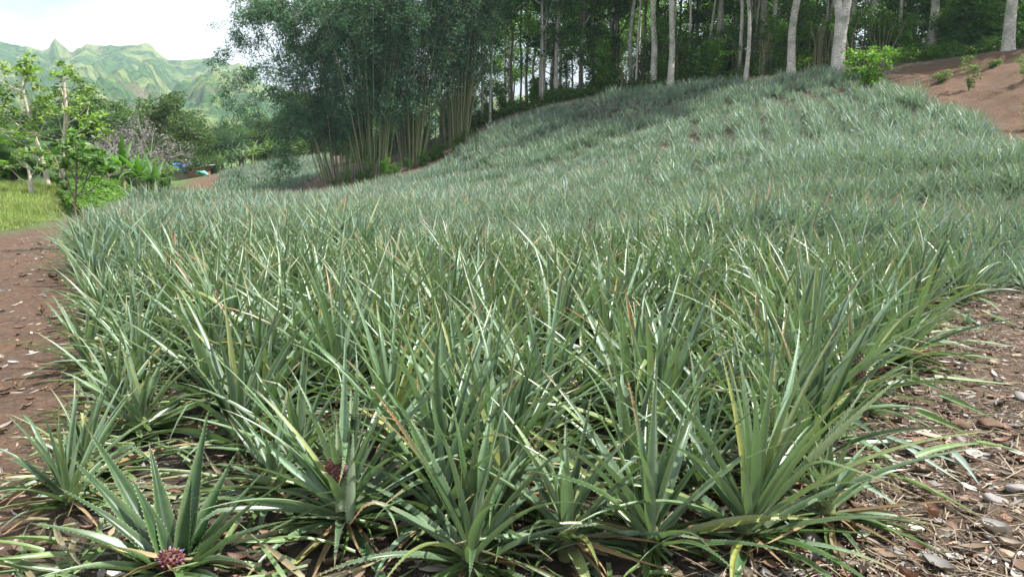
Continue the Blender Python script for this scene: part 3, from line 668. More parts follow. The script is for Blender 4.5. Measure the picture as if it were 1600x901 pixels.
def tree_arrays(g, H=20, r0=.3, limb0=.35, nl=9, nclump=70, nleaf=70, ls=.3, crown_r=4.5, green=(.045, .085, .025), alt=(.09, .14, .03), aspect=.5, lean=0., fork=None, clump_r=.9, crown_lo=None, twigs=True, up=.6, wob=.14):
    tr = MB(); cr = MB()
    pts_ = [np.array((0, 0, -.4))]; a = g.uniform(0, 2 * PI); n = 7
    for i in range(1, n + 1):
        k = i / n; pts_.append(np.array((math.cos(a) * lean * H * k + g.normal(0, wob) * (k > .1), math.sin(a) * lean * H * k * .4 + g.normal(0, wob) * (k > .1), H * .92 * k)))
    path = bez(pts_, 26); k = np.linspace(0, 1, 26); rr = r0 * (1 - .75 * k) * (1 + .45 * np.exp(-k * 30)); v, q = tube(path, rr, 10, .035, int(g.integers(1e6))); tr.add(v, q)
    ends = []
    for j in range(nl):
        kk = limb0 + (1 - limb0) * (j + g.random()) / nl; p0 = path[int(kk * 25)]; az = g.uniform(0, 2 * PI) if not j else az + 2.4 + g.normal(0, .4)
        ln = crown_r * g.uniform(.55, 1.05) * (1.1 - .55 * kk); e = rad(g.uniform(10, 50)); d = np.array((math.cos(az) * math.cos(e), math.sin(az) * math.cos(e), math.sin(e)))
        lp = bez([p0, p0 + d * ln * .4 + g.normal(0, .12, 3), p0 + d * ln * .75 + np.array((0, 0, ln * .08)), p0 + d * ln + g.normal(0, .2, 3)], 9)
        v, q = tube(lp, np.linspace(rr[int(kk * 25)] * .5, .02, 9), 6); tr.add(v, q); ends.append(lp[4:])
        for _ in range(3 if twigs else 0):
            a2 = az + g.normal(0, .9); q0 = lp[int(g.integers(3, 8))]; d2 = np.array((math.cos(a2), math.sin(a2), g.uniform(-.1, .8))); tp = bez([q0, q0 + d2 * ln * .22, q0 + d2 * ln * .42 + g.normal(0, .1, 3)], 5)
            v, q = tube(tp, np.linspace(.045 if r0 > .12 else .02, .012, 5), 4); tr.add(v, q); ends.append(tp[2:])
    ends = np.concatenate(ends + [path[-3:]])
    cidx = g.integers(0, len(ends), nclump); C_ = ends[cidx] + g.normal(0, clump_r * .45, (nclump, 3)); sz = clump_r * g.uniform(.5, 1.25, nclump)
    allp = []; allc = []
    for c_, s in zip(C_, sz):
        m_ = int(nleaf * s / clump_r); allp.append(ball(g, m_, c_, s, .62)); allc.append(tone(g, m_, np.array(green) * g.uniform(.75, 1.3), .3, alt, .22))
    p = np.concatenate(allp); v, f, c = rand_quads(g, p, ls * g.uniform(.6, 1.25, len(p)), aspect, up, np.concatenate(allc), .2); cr.add(v, f, c)
    return tr, cr
def place_tree(name, meshes, loc, rz, s, label, cat, group=None):
    o = empty(name, loc, rz); o.scale = (s, s, s) if np.isscalar(s) else s
    for nm, me in meshes: add(nm, me, o)
    return tag(o, label, cat, group)
def gnd(px, d, dz=0.):
    x = (px - 800) / FPX * (d * cP + CH * sP); return np.array((x, d, tz1(x, d) + dz))

# ------------------------------------------------------------------ woodland on the crest
TV = []
for k in range(7):
    g = np.random.default_rng(700 + k)
    dark = k % 3 == 0
    tr, cr = tree_arrays(g, H=g.uniform(17, 23), r0=.30, limb0=g.uniform(.3, .45), nl=11, nclump=120, nleaf=60, ls=.30, crown_r=5.5, clump_r=1.15, green=(.06, .15, .045) if dark else (.10, .22, .04), alt=(.22, .36, .05), lean=.02)
    TV.append((('trunk', tr.mesh('trunk', M_BARK)), ('crown', cr.mesh('crown', M_TREE))))
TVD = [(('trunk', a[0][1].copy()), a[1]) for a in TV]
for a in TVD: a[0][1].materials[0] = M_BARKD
# front trees read off the photograph: base px, depth, trunk width in px, variant, label
FRONT = [
 (1298, 50.5, 27, None, 'thickest pale trunk on the crest, forking low, just left of the lone green bush'),
 (1228, 55, 15, 1, 'pale leaning trunk with flaking bark, next to the left of the thick forked tree'),
 (1157, 57, 8, 2, 'slender pale straight trunk rising from the reddish bank on the crest'),
 (1176, 66, 14, 4, 'stout grey trunk set back behind the slender pale one'),
 (1196, 63, 9, 5, 'mottled grey trunk between the stout grey one and the leaning pale one'),
 (1043, 61, 12, 1, 'whitish trunk leaning a little at the field edge, brightest in the middle of the wood'),
 (1017, 63, 13, 3, 'grey trunk with a dead side branch beside the whitish leaning one'),
 (985, 66, 9, 2, 'grey trunk half hidden by dark foliage, left of the pair of pale trunks'),
 (1112, 66, 10, 5, 'greyish trunk with peeling patches standing between two leafy gaps'),
 (1078, 70, 7, 6, 'narrow grey trunk deep in shade right of the whitish leaning tree'),
 (1343, 62, 11, 4, 'pale trunk partly hidden behind the lone green bush'),
 (1318, 64, 12, 1, 'grey trunk standing close behind the thick forked tree'),
 (1438, 57, 16, 3, 'smooth light grey trunk above the left end of the red soil bank'),
 (1482, 66, 9, 6, 'thin grey trunk in the shrubs behind the red soil bank'),
 (1556, 49, 20, 4, 'bright pale trunk with a flared foot on top of the red soil bank'),
 (1588, 58, 14, 2, 'grey trunk at the far end of the red bank, behind the bright flared one'),
 (925, 68, 7, 5, 'short lit trunk showing under the dark hanging foliage'),
 (868, 66, 8, 1, 'pair-like pale trunk in front of the bright sky gap'),
 (800, 68, 5, 6, 'thin dark trunk standing in front of the brightest sky gap'),
 (812, 71, 4, 2, 'thin leaning trunk crossing behind the dark one at the sky gap'),
 (766, 65, 5, 3, 'slim pale trunk at the edge of the bamboo, above the shady slope'),
 (754, 68, 4, 5, 'thinnest pale trunk beside the bamboo clump'),
]
GT = 'tall trees of the woodland on the crest'
g = np.random.default_rng(31)
for i, (px_, d_, wpx, var, lab) in enumerate(FRONT):
    loc = gnd(px_, d_); want = wpx / FPX * d_ * .40
    if var is None:
        gg = np.random.default_rng(5); tr = MB()
        z = np.linspace(0, 1, 16); base = bez([(0, 0, -.3), (0, 0, 1.4), (.03, 0, 2.9), (.05, 0, 3.6)], 16)
        v, q = tube(base, .38 + .16 * np.exp(-z * 7) + .05 * (z > .8) - .03 * z, 14, .03, 3); tr.add(v, q)
        for sgn, top_ in ((-1, (-3.2, .4, 20)), (1, (1.6, -.4, 22))):
            v, q = tube(bez([(.05 + sgn * .10, 0, 2.9), (sgn * .34, 0, 4.8), (sgn * .7, 0, 8), top_], 20), np.linspace(.27 if sgn < 0 else .30, .12, 20), 12, .03, 4); tr.add(v, q)
        t2, cr = tree_arrays(gg, H=21, r0=.12, limb0=.42, nl=10, nclump=110, nleaf=60, ls=.3, crown_r=6, clump_r=1.2); 
        place_tree('tall_tree', [('trunk', tr.mesh('trunk', M_BARK)), ('crown', cr.mesh('crown', M_TREE))], loc, 0, 1, lab, 'tree', GT); continue
    o = empty('tall_tree', loc, g.uniform(0, 2 * PI)); tag(o, lab, 'tree', GT)
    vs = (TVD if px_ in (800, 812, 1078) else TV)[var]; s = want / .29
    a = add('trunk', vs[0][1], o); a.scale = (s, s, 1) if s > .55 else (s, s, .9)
    c_ = add('crown', vs[1][1], o); c_.scale = (1, 1, 1)
    a.rotation_euler = (g.normal(0, .02), g.normal(0, .02), 0)
# deeper trees
taken = [(gnd(f[0], f[1])[:2]) for f in FRONT]; cnt = 0
while cnt < 105:
    d_ = g.uniform(66, 118); px_ = g.uniform(735, 1720)
    if px_ < 900 and g.random() < .45: continue
    p = gnd(px_, d_)
    if min(np.hypot(*(p[:2] - q)) for q in taken) < 2.6: continue
    taken.append(p[:2]); s = g.uniform(.3, .8); vs = (TVD if g.random() < .2 else TV)[int(g.integers(0, 7))]
    o = empty('tall_tree', p, g.uniform(0, 2 * PI)); tag(o, 'slender tree deep in the shade of the woodland behind the front trunks', 'tree', 'slender trees deeper in the woodland')
    a = add('trunk', vs[0][1], o); a.scale = (s, s, 1); add('crown', vs[1][1], o); cnt += 1
for k, (px_, d_, s) in enumerate(((905, 66, 1.), (862, 70, .8), (955, 69, .95), (770, 78, .8), (690, 80, .9), (620, 82, .9), (1075, 70, .9), (1140, 72, .9), (1260, 66, .9), (1400, 64, 1.), (1500, 66, 1.), (1580, 64, 1.))):
    gg = np.random.default_rng(800 + k); tr, cr = tree_arrays(gg, H=13, r0=.16, limb0=.15, nl=16, nclump=110, nleaf=75, ls=.27, crown_r=3.6, clump_r=.95, green=(.045, .115, .038), alt=(.11, .22, .035), lean=.02)
    place_tree('leafy_tree', [('trunk', tr.mesh('trunk', M_BARKD)), ('crown', cr.mesh('crown', M_TREE))], gnd(px_, d_), 0, s, 'dark leafy tree branching almost to the ground among the woodland trunks', 'tree', 'low branched leafy trees in the wood')
g = np.random.default_rng(36); cnt = 0
while cnt < 30:
    d_ = g.uniform(59, 72); px_ = g.uniform(835, 1620); e = np.interp(px_, [735, 950, 1100, 1200, 1300, 1400, 1600], [65, 65, 62, 59, 56, 54, 52]); p = gnd(px_, d_)
    if d_ < e or min(np.hypot(*(p[:2] - q)) for q in taken) < 1.1: continue
    taken.append(p[:2]); s = g.uniform(.26, .52); k = int(g.integers(0, 7)); o = empty('tall_tree', p, g.uniform(0, 2 * PI)); tag(o, 'slim pale trunked tree near the front of the woodland on the crest', 'tree', 'slim pale trees near the front of the woodland')
    a = add('trunk', TV[k][0][1], o); a.scale = (s, s, 1); a.rotation_euler = (g.normal(0, .035), g.normal(0, .035), 0); c_ = add('crown', TV[k][1][1], o); c_.scale = (.55, .55, 1); cnt += 1
# trees right of the frame, whose shade falls on the slope
for px_, d_ in ((1680, 50), (1760, 47), (1850, 44), (1690, 60), (1800, 58)):
    place_tree('tall_tree', TV[int(g.integers(0, 7))], gnd(px_, d_), g.uniform(0, 6), 1, 'tall tree standing along the woodland edge beyond the red bank', 'tree', 'trees beyond the red bank')

# understory
def shrub_arrays(g, H=3.5, R=1.4, nst=6, ncl=26, nleaf=70, ls=.2, green=(.05, .11, .025), alt=(.12, .19, .04), aspect=.5, stem_r=.025, lowfol=.15, clr=.5, up=.55):
    st = MB(); fo = MB(); ends = []
    for j in range(nst):
        a = g.uniform(0, 2 * PI); h = H * g.uniform(.6, 1); R_ = R * g.uniform(.3, 1)
        p = bez([(0, 0, -.15), (math.cos(a) * R_ * .25, math.sin(a) * R_ * .25, h * .35), (math.cos(a) * R_ * .6, math.sin(a) * R_ * .6, h * .7), (math.cos(a) * R_, math.sin(a) * R_, h)], 10)
        v, q = tube(p, np.linspace(stem_r, stem_r * .3, 10), 5); st.add(v, q); ends.append(p[max(1, int(10 * lowfol)):])
    ends = np.concatenate(ends); c_ = ends[g.integers(0, len(ends), ncl)] + g.normal(0, clr * .5, (ncl, 3)) * np.array((1, 1, .6)); c_[:, 2] = np.maximum(c_[:, 2], .1)
    pp = []; cc = []
    for q in c_:
        r_ = clr * g.uniform(.6, 1.2); pp.append(ball(g, nleaf, q, r_, .7)); cc.append(tone(g, nleaf, np.array(green) * g.uniform(.75, 1.3), .3, alt, .3))
    pp = np.concatenate(pp); v, f, c = rand_quads(g, pp, ls * g.uniform(.6, 1.3, len(pp)), aspect, up, np.concatenate(cc), .3); fo.add(v, f, c)
    return st, fo
UV_ = []
for k in range(6):
    g = np.random.default_rng(900 + k); st, fo = shrub_arrays(g, H=g.uniform(3, 6.5), R=g.uniform(1, 1.8), nst=6, ncl=44, nleaf=48, ls=.24, clr=.65, lowfol=.12, green=[(.07, .18, .04), (.11, .24, .04), (.06, .14, .045)][k % 3])
    UV_.append((('stem', st.mesh('stem', M_BARKD)), ('foliage', fo.mesh('foliage', M_TREE))))
g = np.random.default_rng(77)
for i in range(150):
    px_ = g.uniform(735, 1690)
    e = np.interp(px_, [735, 850, 950, 1100, 1200, 1300, 1400, 1500, 1600, 1700], [64, 64, 64, 61, 60, 57, 55, 54, 52, 50])
    d_ = e + g.exponential(9) + (4 if px_ < 900 else 0)
    s = g.uniform(.45, 1.1) * (.6 if px_ < 900 else 1.)
    place_tree('understory_shrub', UV_[int(g.integers(0, 6))], gnd(px_, d_), g.uniform(0, 6), s, 'leafy green shrub growing under the woodland trees', 'shrub', 'shrubs under the woodland')
for i in range(26):
    place_tree('understory_shrub', UV_[int(g.integers(0, 6))], gnd(g.uniform(530, 745), g.uniform(69, 84)), g.uniform(0, 6), g.uniform(.5, .9), 'leafy green shrub growing in the shade behind the bamboo clumps', 'shrub', 'shrubs behind the bamboo')
for i in range(14):
    place_tree('understory_shrub', UV_[int(g.integers(0, 6))], gnd(520 + 17 * i + g.normal(0, 5), 57.6 + max(0, i - 5) * .45), g.uniform(0, 6), g.uniform(.22, .42), 'small leafy shrub at the foot of the bamboo canes', 'shrub', 'small shrubs at the foot of the bamboo')
# thin poles at the edge
pole = []
for k in range(4):
    g = np.random.default_rng(950 + k); mb = MB()
    for j in range(7):
        a = g.uniform(0, 6.28); h = g.uniform(2, 4.5); x0, y0 = g.normal(0, .3, 2); v, q = tube(bez([(x0, y0, -.1), (x0 + g.normal(0, .1), y0, h * .5), (x0 + math.cos(a) * .5, y0 + math.sin(a) * .5, h)], 7), np.linspace(.03, .012, 7), 5); mb.add(v, q, (.17, .16, .09))
    pole.append(mb.mesh('stems', M_LIT))
g = np.random.default_rng(78)
for i in range(30):
    px_ = g.uniform(940, 1340); e = np.interp(px_, [900, 1100, 1200, 1340], [64, 60.5, 57, 54])
    o = add('sapling_clump', pole[i % 4], None, gnd(px_, e + g.uniform(0, 5)), g.uniform(0, 6), g.uniform(.7, 1.1)); tag(o, 'clump of thin pale sapling poles at the foot of the wood', 'saplings', 'sapling poles at the edge of the wood')
# low ground cover along the wood's foot
mb = MB(); g = np.random.default_rng(79); n = 52000
px_ = g.uniform(725, 1640, n); e = np.interp(px_, [725, 780, 850, 950, 1100, 1200, 1300, 1400, 1500, 1640], [64, 65, 63.5, 63, 60, 58.5, 55, 51, 50, 49]); d_ = e + g.exponential(4.5, n)
x = (px_ - 800) / FPX * d_; z = tz(x, d_); den = fbm(x * .7, d_ * .7, 3); hgt = sstep(.3, .75, den) * .9 + .08
p = np.stack([x, d_, z + g.random(n) * hgt], -1); ok = ~inside(BANK, x, d_ + .4); p = p[ok]; n = len(p)
v, f, c = rand_quads(g, p, g.uniform(.12, .3, n), .45, .5, tone(g, n, (.055, .13, .03), .4, (.15, .2, .05), .25)); mb.add(v, f, c)
tag(mb.obj('undergrowth', M_TREE), 'low green undergrowth along the foot of the wood', 'undergrowth', kind='stuff')

# ------------------------------------------------------------------ bamboo
def bamboo_clump(name, cx_, d_, ncul, Rb, Hh, fan, seed, label, leaf_n=26, lsz=1., bias=(0, 0), extra=(), low=.30, green=(.072, .15, .085)):
    g = np.random.default_rng(seed); b = gnd(cx_, d_); o = empty(name, b); tag(o, label, 'bamboo', 'bamboo clumps at the lower corner of the hill')
    culm_paths = []
    for i in range(ncul):
        a = g.uniform(0, 2 * PI); r_ = Rb * math.sqrt(g.random()); x0, y0 = r_ * 1.5 * math.cos(a), r_ * .8 * math.sin(a); z0 = tz1(b[0] + x0, b[1] + y0) - b[2] - .1
        H_ = Hh * g.uniform(.72, 1.05); f_ = fan * (.2 + r_ / Rb) * g.uniform(.4, 1.4); dx, dy = math.cos(a) * f_ + bias[0] * g.random(), math.sin(a) * f_ * .8 + bias[1] * g.random()
        dr = g.uniform(.0, .22)
        p = bez([(x0, y0, z0), (x0 + dx * .20, y0 + dy * .20, z0 + H_ * .33), (x0 + dx * .52, y0 + dy * .52, z0 + H_ * .68), (x0 + dx * .85, y0 + dy * .85, z0 + H_ * .95), (x0 + dx * 1.35, y0 + dy * 1.35, z0 + H_ * (.98 - dr))], 22)
        culm_paths.append((p, g.uniform(.028, .048)))
    for pts_ in extra:
        culm_paths.append((bez(np.array([P(*q) for q in pts_]) - b, 22), .05))
    fp = []; fc = []
    for i, (p, r_) in enumerate(culm_paths):
        mb = MB(); v, q = tube(p, np.linspace(r_, .012, len(p)), 6); dead = g.random() < .12
        c1 = np.array((.22, .25, .12)) * g.uniform(.55, 1.15) if not dead else np.array((.34, .29, .19)); mb.add(v, q, c1)
        if i < 100: mb.obj('culm', M_LIT, o)
        ks = np.arange(low, 1, .030) if i < ncul else np.arange(.3, 1, .022)
        for k in ks:
            q0 = p[min(21, int(k * 21))] * (1 - (k * 21) % 1) + p[min(21, int(k * 21) + 1)] * ((k * 21) % 1)
            if g.random() < .25 * (1 - k): continue
            a = g.uniform(0, 2 * PI); bl = g.uniform(.5, 1.7) * (1.1 - .4 * k); end = q0 + np.array((math.cos(a) * bl, math.sin(a) * bl, g.uniform(-.5, .35) * bl))
            tt = g.random((leaf_n, 1)) ** .7; pp = q0 * (1 - tt) + end * tt + g.normal(0, .22, (leaf_n, 3)); pp[:, 2] -= (tt[:, 0] ** 2) * .35
            fp.append(pp); fc.append(tone(g, leaf_n, np.array(green) * g.uniform(.7, 1.35), .3, (.12, .135, .06), .12))
    fp = np.concatenate(fp); fc = np.concatenate(fc)
    v, f, c = rand_quads(g, fp, g.uniform(.17, .34, len(fp)), .22, .25, fc, .7); mb = MB().add(v, f, c); mb.obj('foliage', M_BAMB, o)
    return o
LX_ = [[(520, 280, 59), (470, 140, 58), (420, 105, 57), (375, 118, 56), (345, 165, 55)], [(515, 280, 59), (465, 175, 58), (425, 150, 57), (380, 170, 56), (362, 235, 55), (366, 290, 54.5)],
       [(525, 280, 60), (480, 80, 59), (430, 30, 58), (390, 20, 57), (365, 60, 56)], [(510, 282, 59), (480, 190, 58), (450, 165, 57), (435, 205, 56.5), (455, 262, 56)], [(522, 280, 60), (500, 60, 60), (455, -20, 59), (410, -30, 58), (385, -5, 57)],
       [(512, 282, 58), (490, 215, 57.5), (470, 205, 57), (450, 240, 56.5), (430, 285, 56)]]
bamboo_clump('bamboo_clump', 540, 59.5, 38, 1.2, 14, 3.4, 1, 'leftmost bamboo clump, its drooping culms hanging over the lower field', 80, bias=(-1.4, 0), extra=LX_, low=.2)
bamboo_clump('bamboo_clump', 582, 58.5, 34, .75, 15, 3.8, 2, 'bamboo clump with pale fanning culms next to the drooping one', 48, low=.26)
bamboo_clump('bamboo_clump', 642, 60.5, 34, .7, 15.5, 4.6, 3, 'middle bamboo clump, dense and dark above its bare culms', 48, low=.26)
bamboo_clump('bamboo_clump', 712, 62.5, 38, .65, 16, 3.2, 4, 'rightmost bamboo clump, tall and straight against the wood', 48, low=.28)
bamboo_clump('bamboo_clump', 672, 67, 36, 2.0, 15, 3.8, 5, 'bamboo clump set back in shade behind the other clumps', 40, low=.06)

# ------------------------------------------------------------------ the lone bush in the field and shrubs on the red bank
g = np.random.default_rng(61); st, fo = shrub_arrays(g, H=2.35, R=1.15, nst=9, ncl=60, nleaf=46, ls=.15, clr=.30, green=(.09, .20, .035), alt=(.20, .32, .06), lowfol=.35, stem_r=.035, up=.6)
place_tree('bush', [('stem', st.mesh('stem', M_BARKD)), ('foliage', fo.mesh('foliage', M_TREE))], gnd(1345, 42.5), 0, 1.05, 'lone bright green bush standing among the pineapples near the crest', 'bush')
g = np.random.default_rng(62); st = MB()
for k in range(7):
    a = g.uniform(-1, 1); v, q = tube(bez([(0, 0, 0), (a * .6, .1, 1.2), (a * 1.4, g.normal(0, .3), 2.2 + g.random())], 8), np.linspace(.04, .01, 8), 5); st.add(v, q, (.3, .25, .2))
tag(st.obj('dead_shrub', M_BARKD, None, loc=gnd(1368, 49)), 'bare branching dead shrub behind the lone green bush', 'shrub')
for k, (px_, d_, H_, R_, lab) in enumerate(((1500, 38, 1.3, .7, 'leafy weed bush in the middle of the red soil bank'), (1588, 35, 1.2, .8, 'pale green bush at the far side of the red soil bank'), (1600, 29, 1.0, .6, 'low yellow-green bush at the foot of the red bank'), (1537, 41, .5, .3, 'tiny green tuft on the bare red soil'), (1460, 41, .6, .5, 'small weed where the red soil meets the pineapples'))):
    g = np.random.default_rng(63 + k); st, fo = shrub_arrays(g, H=H_, R=R_, nst=7, ncl=20, nleaf=26, ls=.11, clr=.2, green=(.08, .14, .05), alt=(.17, .22, .1), stem_r=.014)
    place_tree('weed_bush', [('stem', st.mesh('stem', M_STEM)), ('foliage', fo.mesh('foliage', M_TREE))], gnd(px_, d_), 0, 1, lab, 'bush')

# ------------------------------------------------------------------ left side: trees, bananas, palms, hut
def pathtree(name, pts_, r0, clusters, ls, nleaf, green, alt, label, mat, limbs=(), aspect=.5, up=.6, clr=.5, seed=0, group=None):
    """trunk along picked points; clusters (px,py,d,r)"""
    g = np.random.default_rng(seed); b = np.array(P(*pts_[0])); b[2] = tz1(b[0], b[1]); o = empty(name, b); tag(o, label, 'tree', group)
    tr = MB(); path = bez(np.array([P(*q) for q in pts_]) - b, 24); path[0, 2] = -.2; v, q = tube(path, np.linspace(r0, r0 * .3, 24), 9, .04, seed); tr.add(v, q)
    pp = []; cc = []
    for (x, y, d_, r_) in clusters:
        c_ = P(x, y, d_) - b; j = int(np.argmin(np.linalg.norm(path - (c_ - np.array((0, 0, .5))), axis=1))); a_ = path[max(3, j - 2)]
        v, q = tube(bez([a_, (a_ + c_) / 2 + np.array((0, 0, -.12)), c_], 7), np.linspace(r0 * .32, .012, 7), 5); tr.add(v, q)
        nn = max(3, int(3 * r_ / clr))
        for k in range(nn):
            cc_ = c_ + g.normal(0, r_ * .5, 3) * np.array((1, 1, .75)); v, q = tube([c_, (c_ + cc_) / 2, cc_], [.015, .01, .006], 4); tr.add(v, q)
            pp.append(ball(g, nleaf, cc_, clr * g.uniform(.6, 1.1), .6)); cc.append(tone(g, nleaf, np.array(green) * g.uniform(.75, 1.25), .3, alt, .3))
    pp = np.concatenate(pp); v, f, c = rand_quads(g, pp, ls * g.uniform(.6, 1.3, len(pp)), aspect, up, np.concatenate(cc), .2)
    tr.obj('trunk', mat, o); MB().add(v, f, c).obj('crown', M_TREE, o); return o
GL = (.13, .22, .06); GA = (.30, .38, .13)
pathtree('slender_tree', [(96, 300, 34), (98, 240, 34), (103, 180, 34), (100, 130, 34), (103, 105, 34)], .115, [(100, 108, 34, .45), (90, 120, 34.3, .4), (120, 118, 33.6, .5), (125, 150, 34, .5), (95, 150, 34.6, .4), (140, 162, 33.5, .6), (110, 172, 34.5, .5), (152, 185, 34, .5), (130, 195, 33, .6), (165, 205, 34.5, .5), (120, 220, 34, .5), (90, 180, 33, .45)], .19, 30, GL, GA, 'slender tree with a straight cream trunk and leafy tiers beyond the grass', M_BARKW, seed=1, clr=.34)
pathtree('slender_tree', [(76, 292, 35), (66, 250, 35), (52, 205, 35), (38, 150, 35), (33, 110, 35)], .11, [(30, 105, 35, .5), (48, 100, 34, .5), (10, 120, 35, .7), (25, 140, 35.5, .8), (50, 135, 34.5, .6), (-10, 150, 35, .8), (5, 175, 34.5, .7), (60, 160, 35, .6), (75, 175, 35.5, .5), (30, 190, 35, .7), (0, 205, 34, .7), (55, 210, 34.5, .6), (30, 225, 35, .5), (-20, 110, 36, .8), (-30, 190, 36, .8)], .22, 34, GL, GA, 'bushier tree with a leaning trunk, left of the straight cream one', M_BARKW, seed=2, clr=.42)
pathtree('cut_tree', [(48, 292, 31), (46, 270, 31), (40, 255, 31)], .10, [(25, 245, 31, .4), (60, 250, 31, .35), (15, 262, 31, .4), (68, 262, 31, .3)], .24, 26, (.10, .17, .05), (.2, .26, .1), 'stubby pale forked trunk with a few drooping leaves at the back of the grass', M_BARKW, seed=3, clr=.3)
pathtree('young_tree', [(115, 378, 15.2), (117, 330, 15.2), (119, 280, 15.2), (118, 235, 15.2)], .030, [(118, 215, 15.2, .18), (100, 228, 15, .2), (140, 230, 15.3, .22), (85, 245, 15.4, .18), (155, 245, 15, .2), (120, 245, 15.1, .25), (100, 258, 15.2, .2), (140, 260, 15, .2), (170, 262, 15.2, .14)], .13, 24, (.09, .18, .055), (.17, .28, .09), 'young tree with a thin bare stem standing at the field corner by the track', M_BARKD, seed=4, aspect=.42, clr=.15)

def banana(name, loc, H, n, s, label, seed, group, green=(.07, .15, .04)):
    g = np.random.default_rng(seed); o = empty(name, loc, g.uniform(0, 6)); tag(o, label, 'banana plant', group)
    v, q = tube([(0, 0, -.1), (0, 0, H * .4), (.04, 0, H * .75)], [.10 * s, .08 * s, .05 * s], 8); MB().add(v, q, (.25, .24, .12)).obj('stem', M_LIT, o)
    az = np.arange(n) * 2.4 + g.normal(0, .3, n); k = (np.arange(n) + .5) / n; e0 = np.radians(30 + 52 * k); dr = (1.7 - 1.0 * k) * g.uniform(.8, 1.2, n)
    base = np.tile((0, 0, H * .72), (n, 1)) + 0.; ln = 1.75 * s * g.uniform(.8, 1.1, n); w = .36 * s * np.ones(n); col = np.array(green) * g.uniform(.75, 1.4, (n, 1))
    for i in range(n):
        v, f, c = blades(base[i:i + 1], az[i:i + 1], e0[i:i + 1], dr[i:i + 1], ln[i:i + 1], w[i:i + 1], 14, 5, col[i:i + 1], None, g.normal(0, .3, 1), g, keel=-.18, power=1.3, taper=3.)
        vv = v.reshape(15, 5, 3); vv[:3] = vv[:3, 2:3] + (vv[:3] - vv[:3, 2:3]) * .15
        vv[3::2, 0] += (vv[3::2, 2] - vv[3::2, 0]) * .35; vv[4::3, 4] += (vv[4::3, 2] - vv[4::3, 4]) * .4
        add('leaf', mesh_data('leaf', vv.reshape(-1, 3), f, M_TREE, c), o)
    return o
for k, (px_, d_, H_, s, lab) in enumerate(((192, 38, 1.7, 1.05, 'banana plant with one tall upright leaf, in the middle of the clump'), (168, 40, 1.5, .9, 'banana plant next to the pale grey leafless tree'), (215, 37, 1.3, .95, 'banana plant leaning over the green creeper'), (240, 36, 1.0, .9, 'low banana plant with arching leaves at the field edge'), (255, 37, .7, .7, 'outermost small banana plant beside the dirt track'), (150, 43, 1.6, .9, 'banana plant behind the young thin tree'), (225, 42, 1.5, .85, 'banana plant at the back of the clump'))):
    banana('banana_plant', gnd(px_, d_), H_, 9, s, lab, 300 + k, 'banana plants beside the track', green=(.06, .12, .045) if k > 2 else (.08, .17, .05))
g = np.random.default_rng(310)
for k in range(11):
    px_ = 345 + 12 * k + g.normal(0, 3); banana('banana_plant', gnd(px_, 97 + g.uniform(-4, 5)), 1.8, 7, 1.15, 'distant pale green banana plant in the row below the dark trees', 320 + k, 'distant row of banana plants', green=(.14, .2, .1))
# palms and dark shrubs at the far side of the grass
def palm(loc, H, n, ln, label, seed, group=None):
    g = np.random.default_rng(seed); o = empty('palm', loc); tag(o, label, 'palm', group)
    v, q = tube([(0, 0, -.1), (.1, 0, H * .5), (.05, 0, H)], [.2, .15, .12], 9); MB().add(v, q).obj('trunk', M_BARKD, o); mb = MB()
    for i in range(n):
        az = i * 2.4; e0 = rad(g.uniform(0, 80)); L_ = ln * g.uniform(.8, 1.1); t_ = np.linspace(0, 1, 24); e = e0 - 1.3 * t_; r_ = np.cumsum(np.cos(e)) * L_ / 24; z = np.cumsum(np.sin(e)) * L_ / 24 + H
        pth = np.stack([np.cos(az) * r_ + .05, np.sin(az) * r_, z], -1); v, q = tube(pth, np.linspace(.03, .008, 24), 4); mb.add(v, q, (.12, .14, .05))
        sd_ = np.array((-math.sin(az), math.cos(az), 0)); cc = np.array((.05, .10, .035)) * g.uniform(.7, 1.5)
        for j in range(3, 24):
            for sg in (-1, 1):
                for q2 in (0, .5):
                    p0 = pth[j] * (1 - q2) + pth[j - 1] * q2; l_ = ln * .28 * math.sin(PI * min(1, j / 24 + .12)) + .1; tgt = p0 + sd_ * sg * l_ * .8 + (pth[j] - pth[j - 1]) * 2.0 + np.array((0, 0, -l_ * .45)); w_ = nrm(pth[j] - pth[j - 1]) * .03
                    mb.add([p0 - w_, p0 + w_, (p0 + tgt) / 2 + w_ * 1.1 + np.array((0, 0, .04)), tgt, (p0 + tgt) / 2 - w_ * 1.1 + np.array((0, 0, .04))], np.array([[0, 1, 2, 3, 4]]), cc)
    mb.obj('crown', M_TREE, o)
palm(gnd(18, 40), 1.0, 18, 3.0, 'low dark feathery palm behind the bushy leaning tree', 1)
palm(gnd(-30, 38), 1.4, 16, 3.0, 'low palm partly outside the photo beyond the grass', 2)
BV = []
for k in range(5):
    g = np.random.default_rng(1200 + k); st, fo = shrub_arrays(g, H=2.2, R=1.5, nst=7, ncl=60, nleaf=40, ls=.17, clr=.45, green=[(.05, .11, .03), (.075, .15, .035), (.04, .09, .03), (.1, .17, .05), (.06, .12, .05)][k], lowfol=.05)
    BV.append((('stem', st.mesh('stem', M_BARKD)), ('foliage', fo.mesh('foliage', M_TREE))))
g = np.random.default_rng(333)
for i in range(26):
    px_ = g.uniform(-60, 235); d_ = g.uniform(42, 54)
    place_tree('shrub', BV[int(g.integers(0, 5))], gnd(px_, d_), g.uniform(0, 6), g.uniform(.6, 1.15), 'leafy shrub in the thicket behind the banana plants and slender trees', 'shrub', 'shrubs in the thicket beyond the grass')
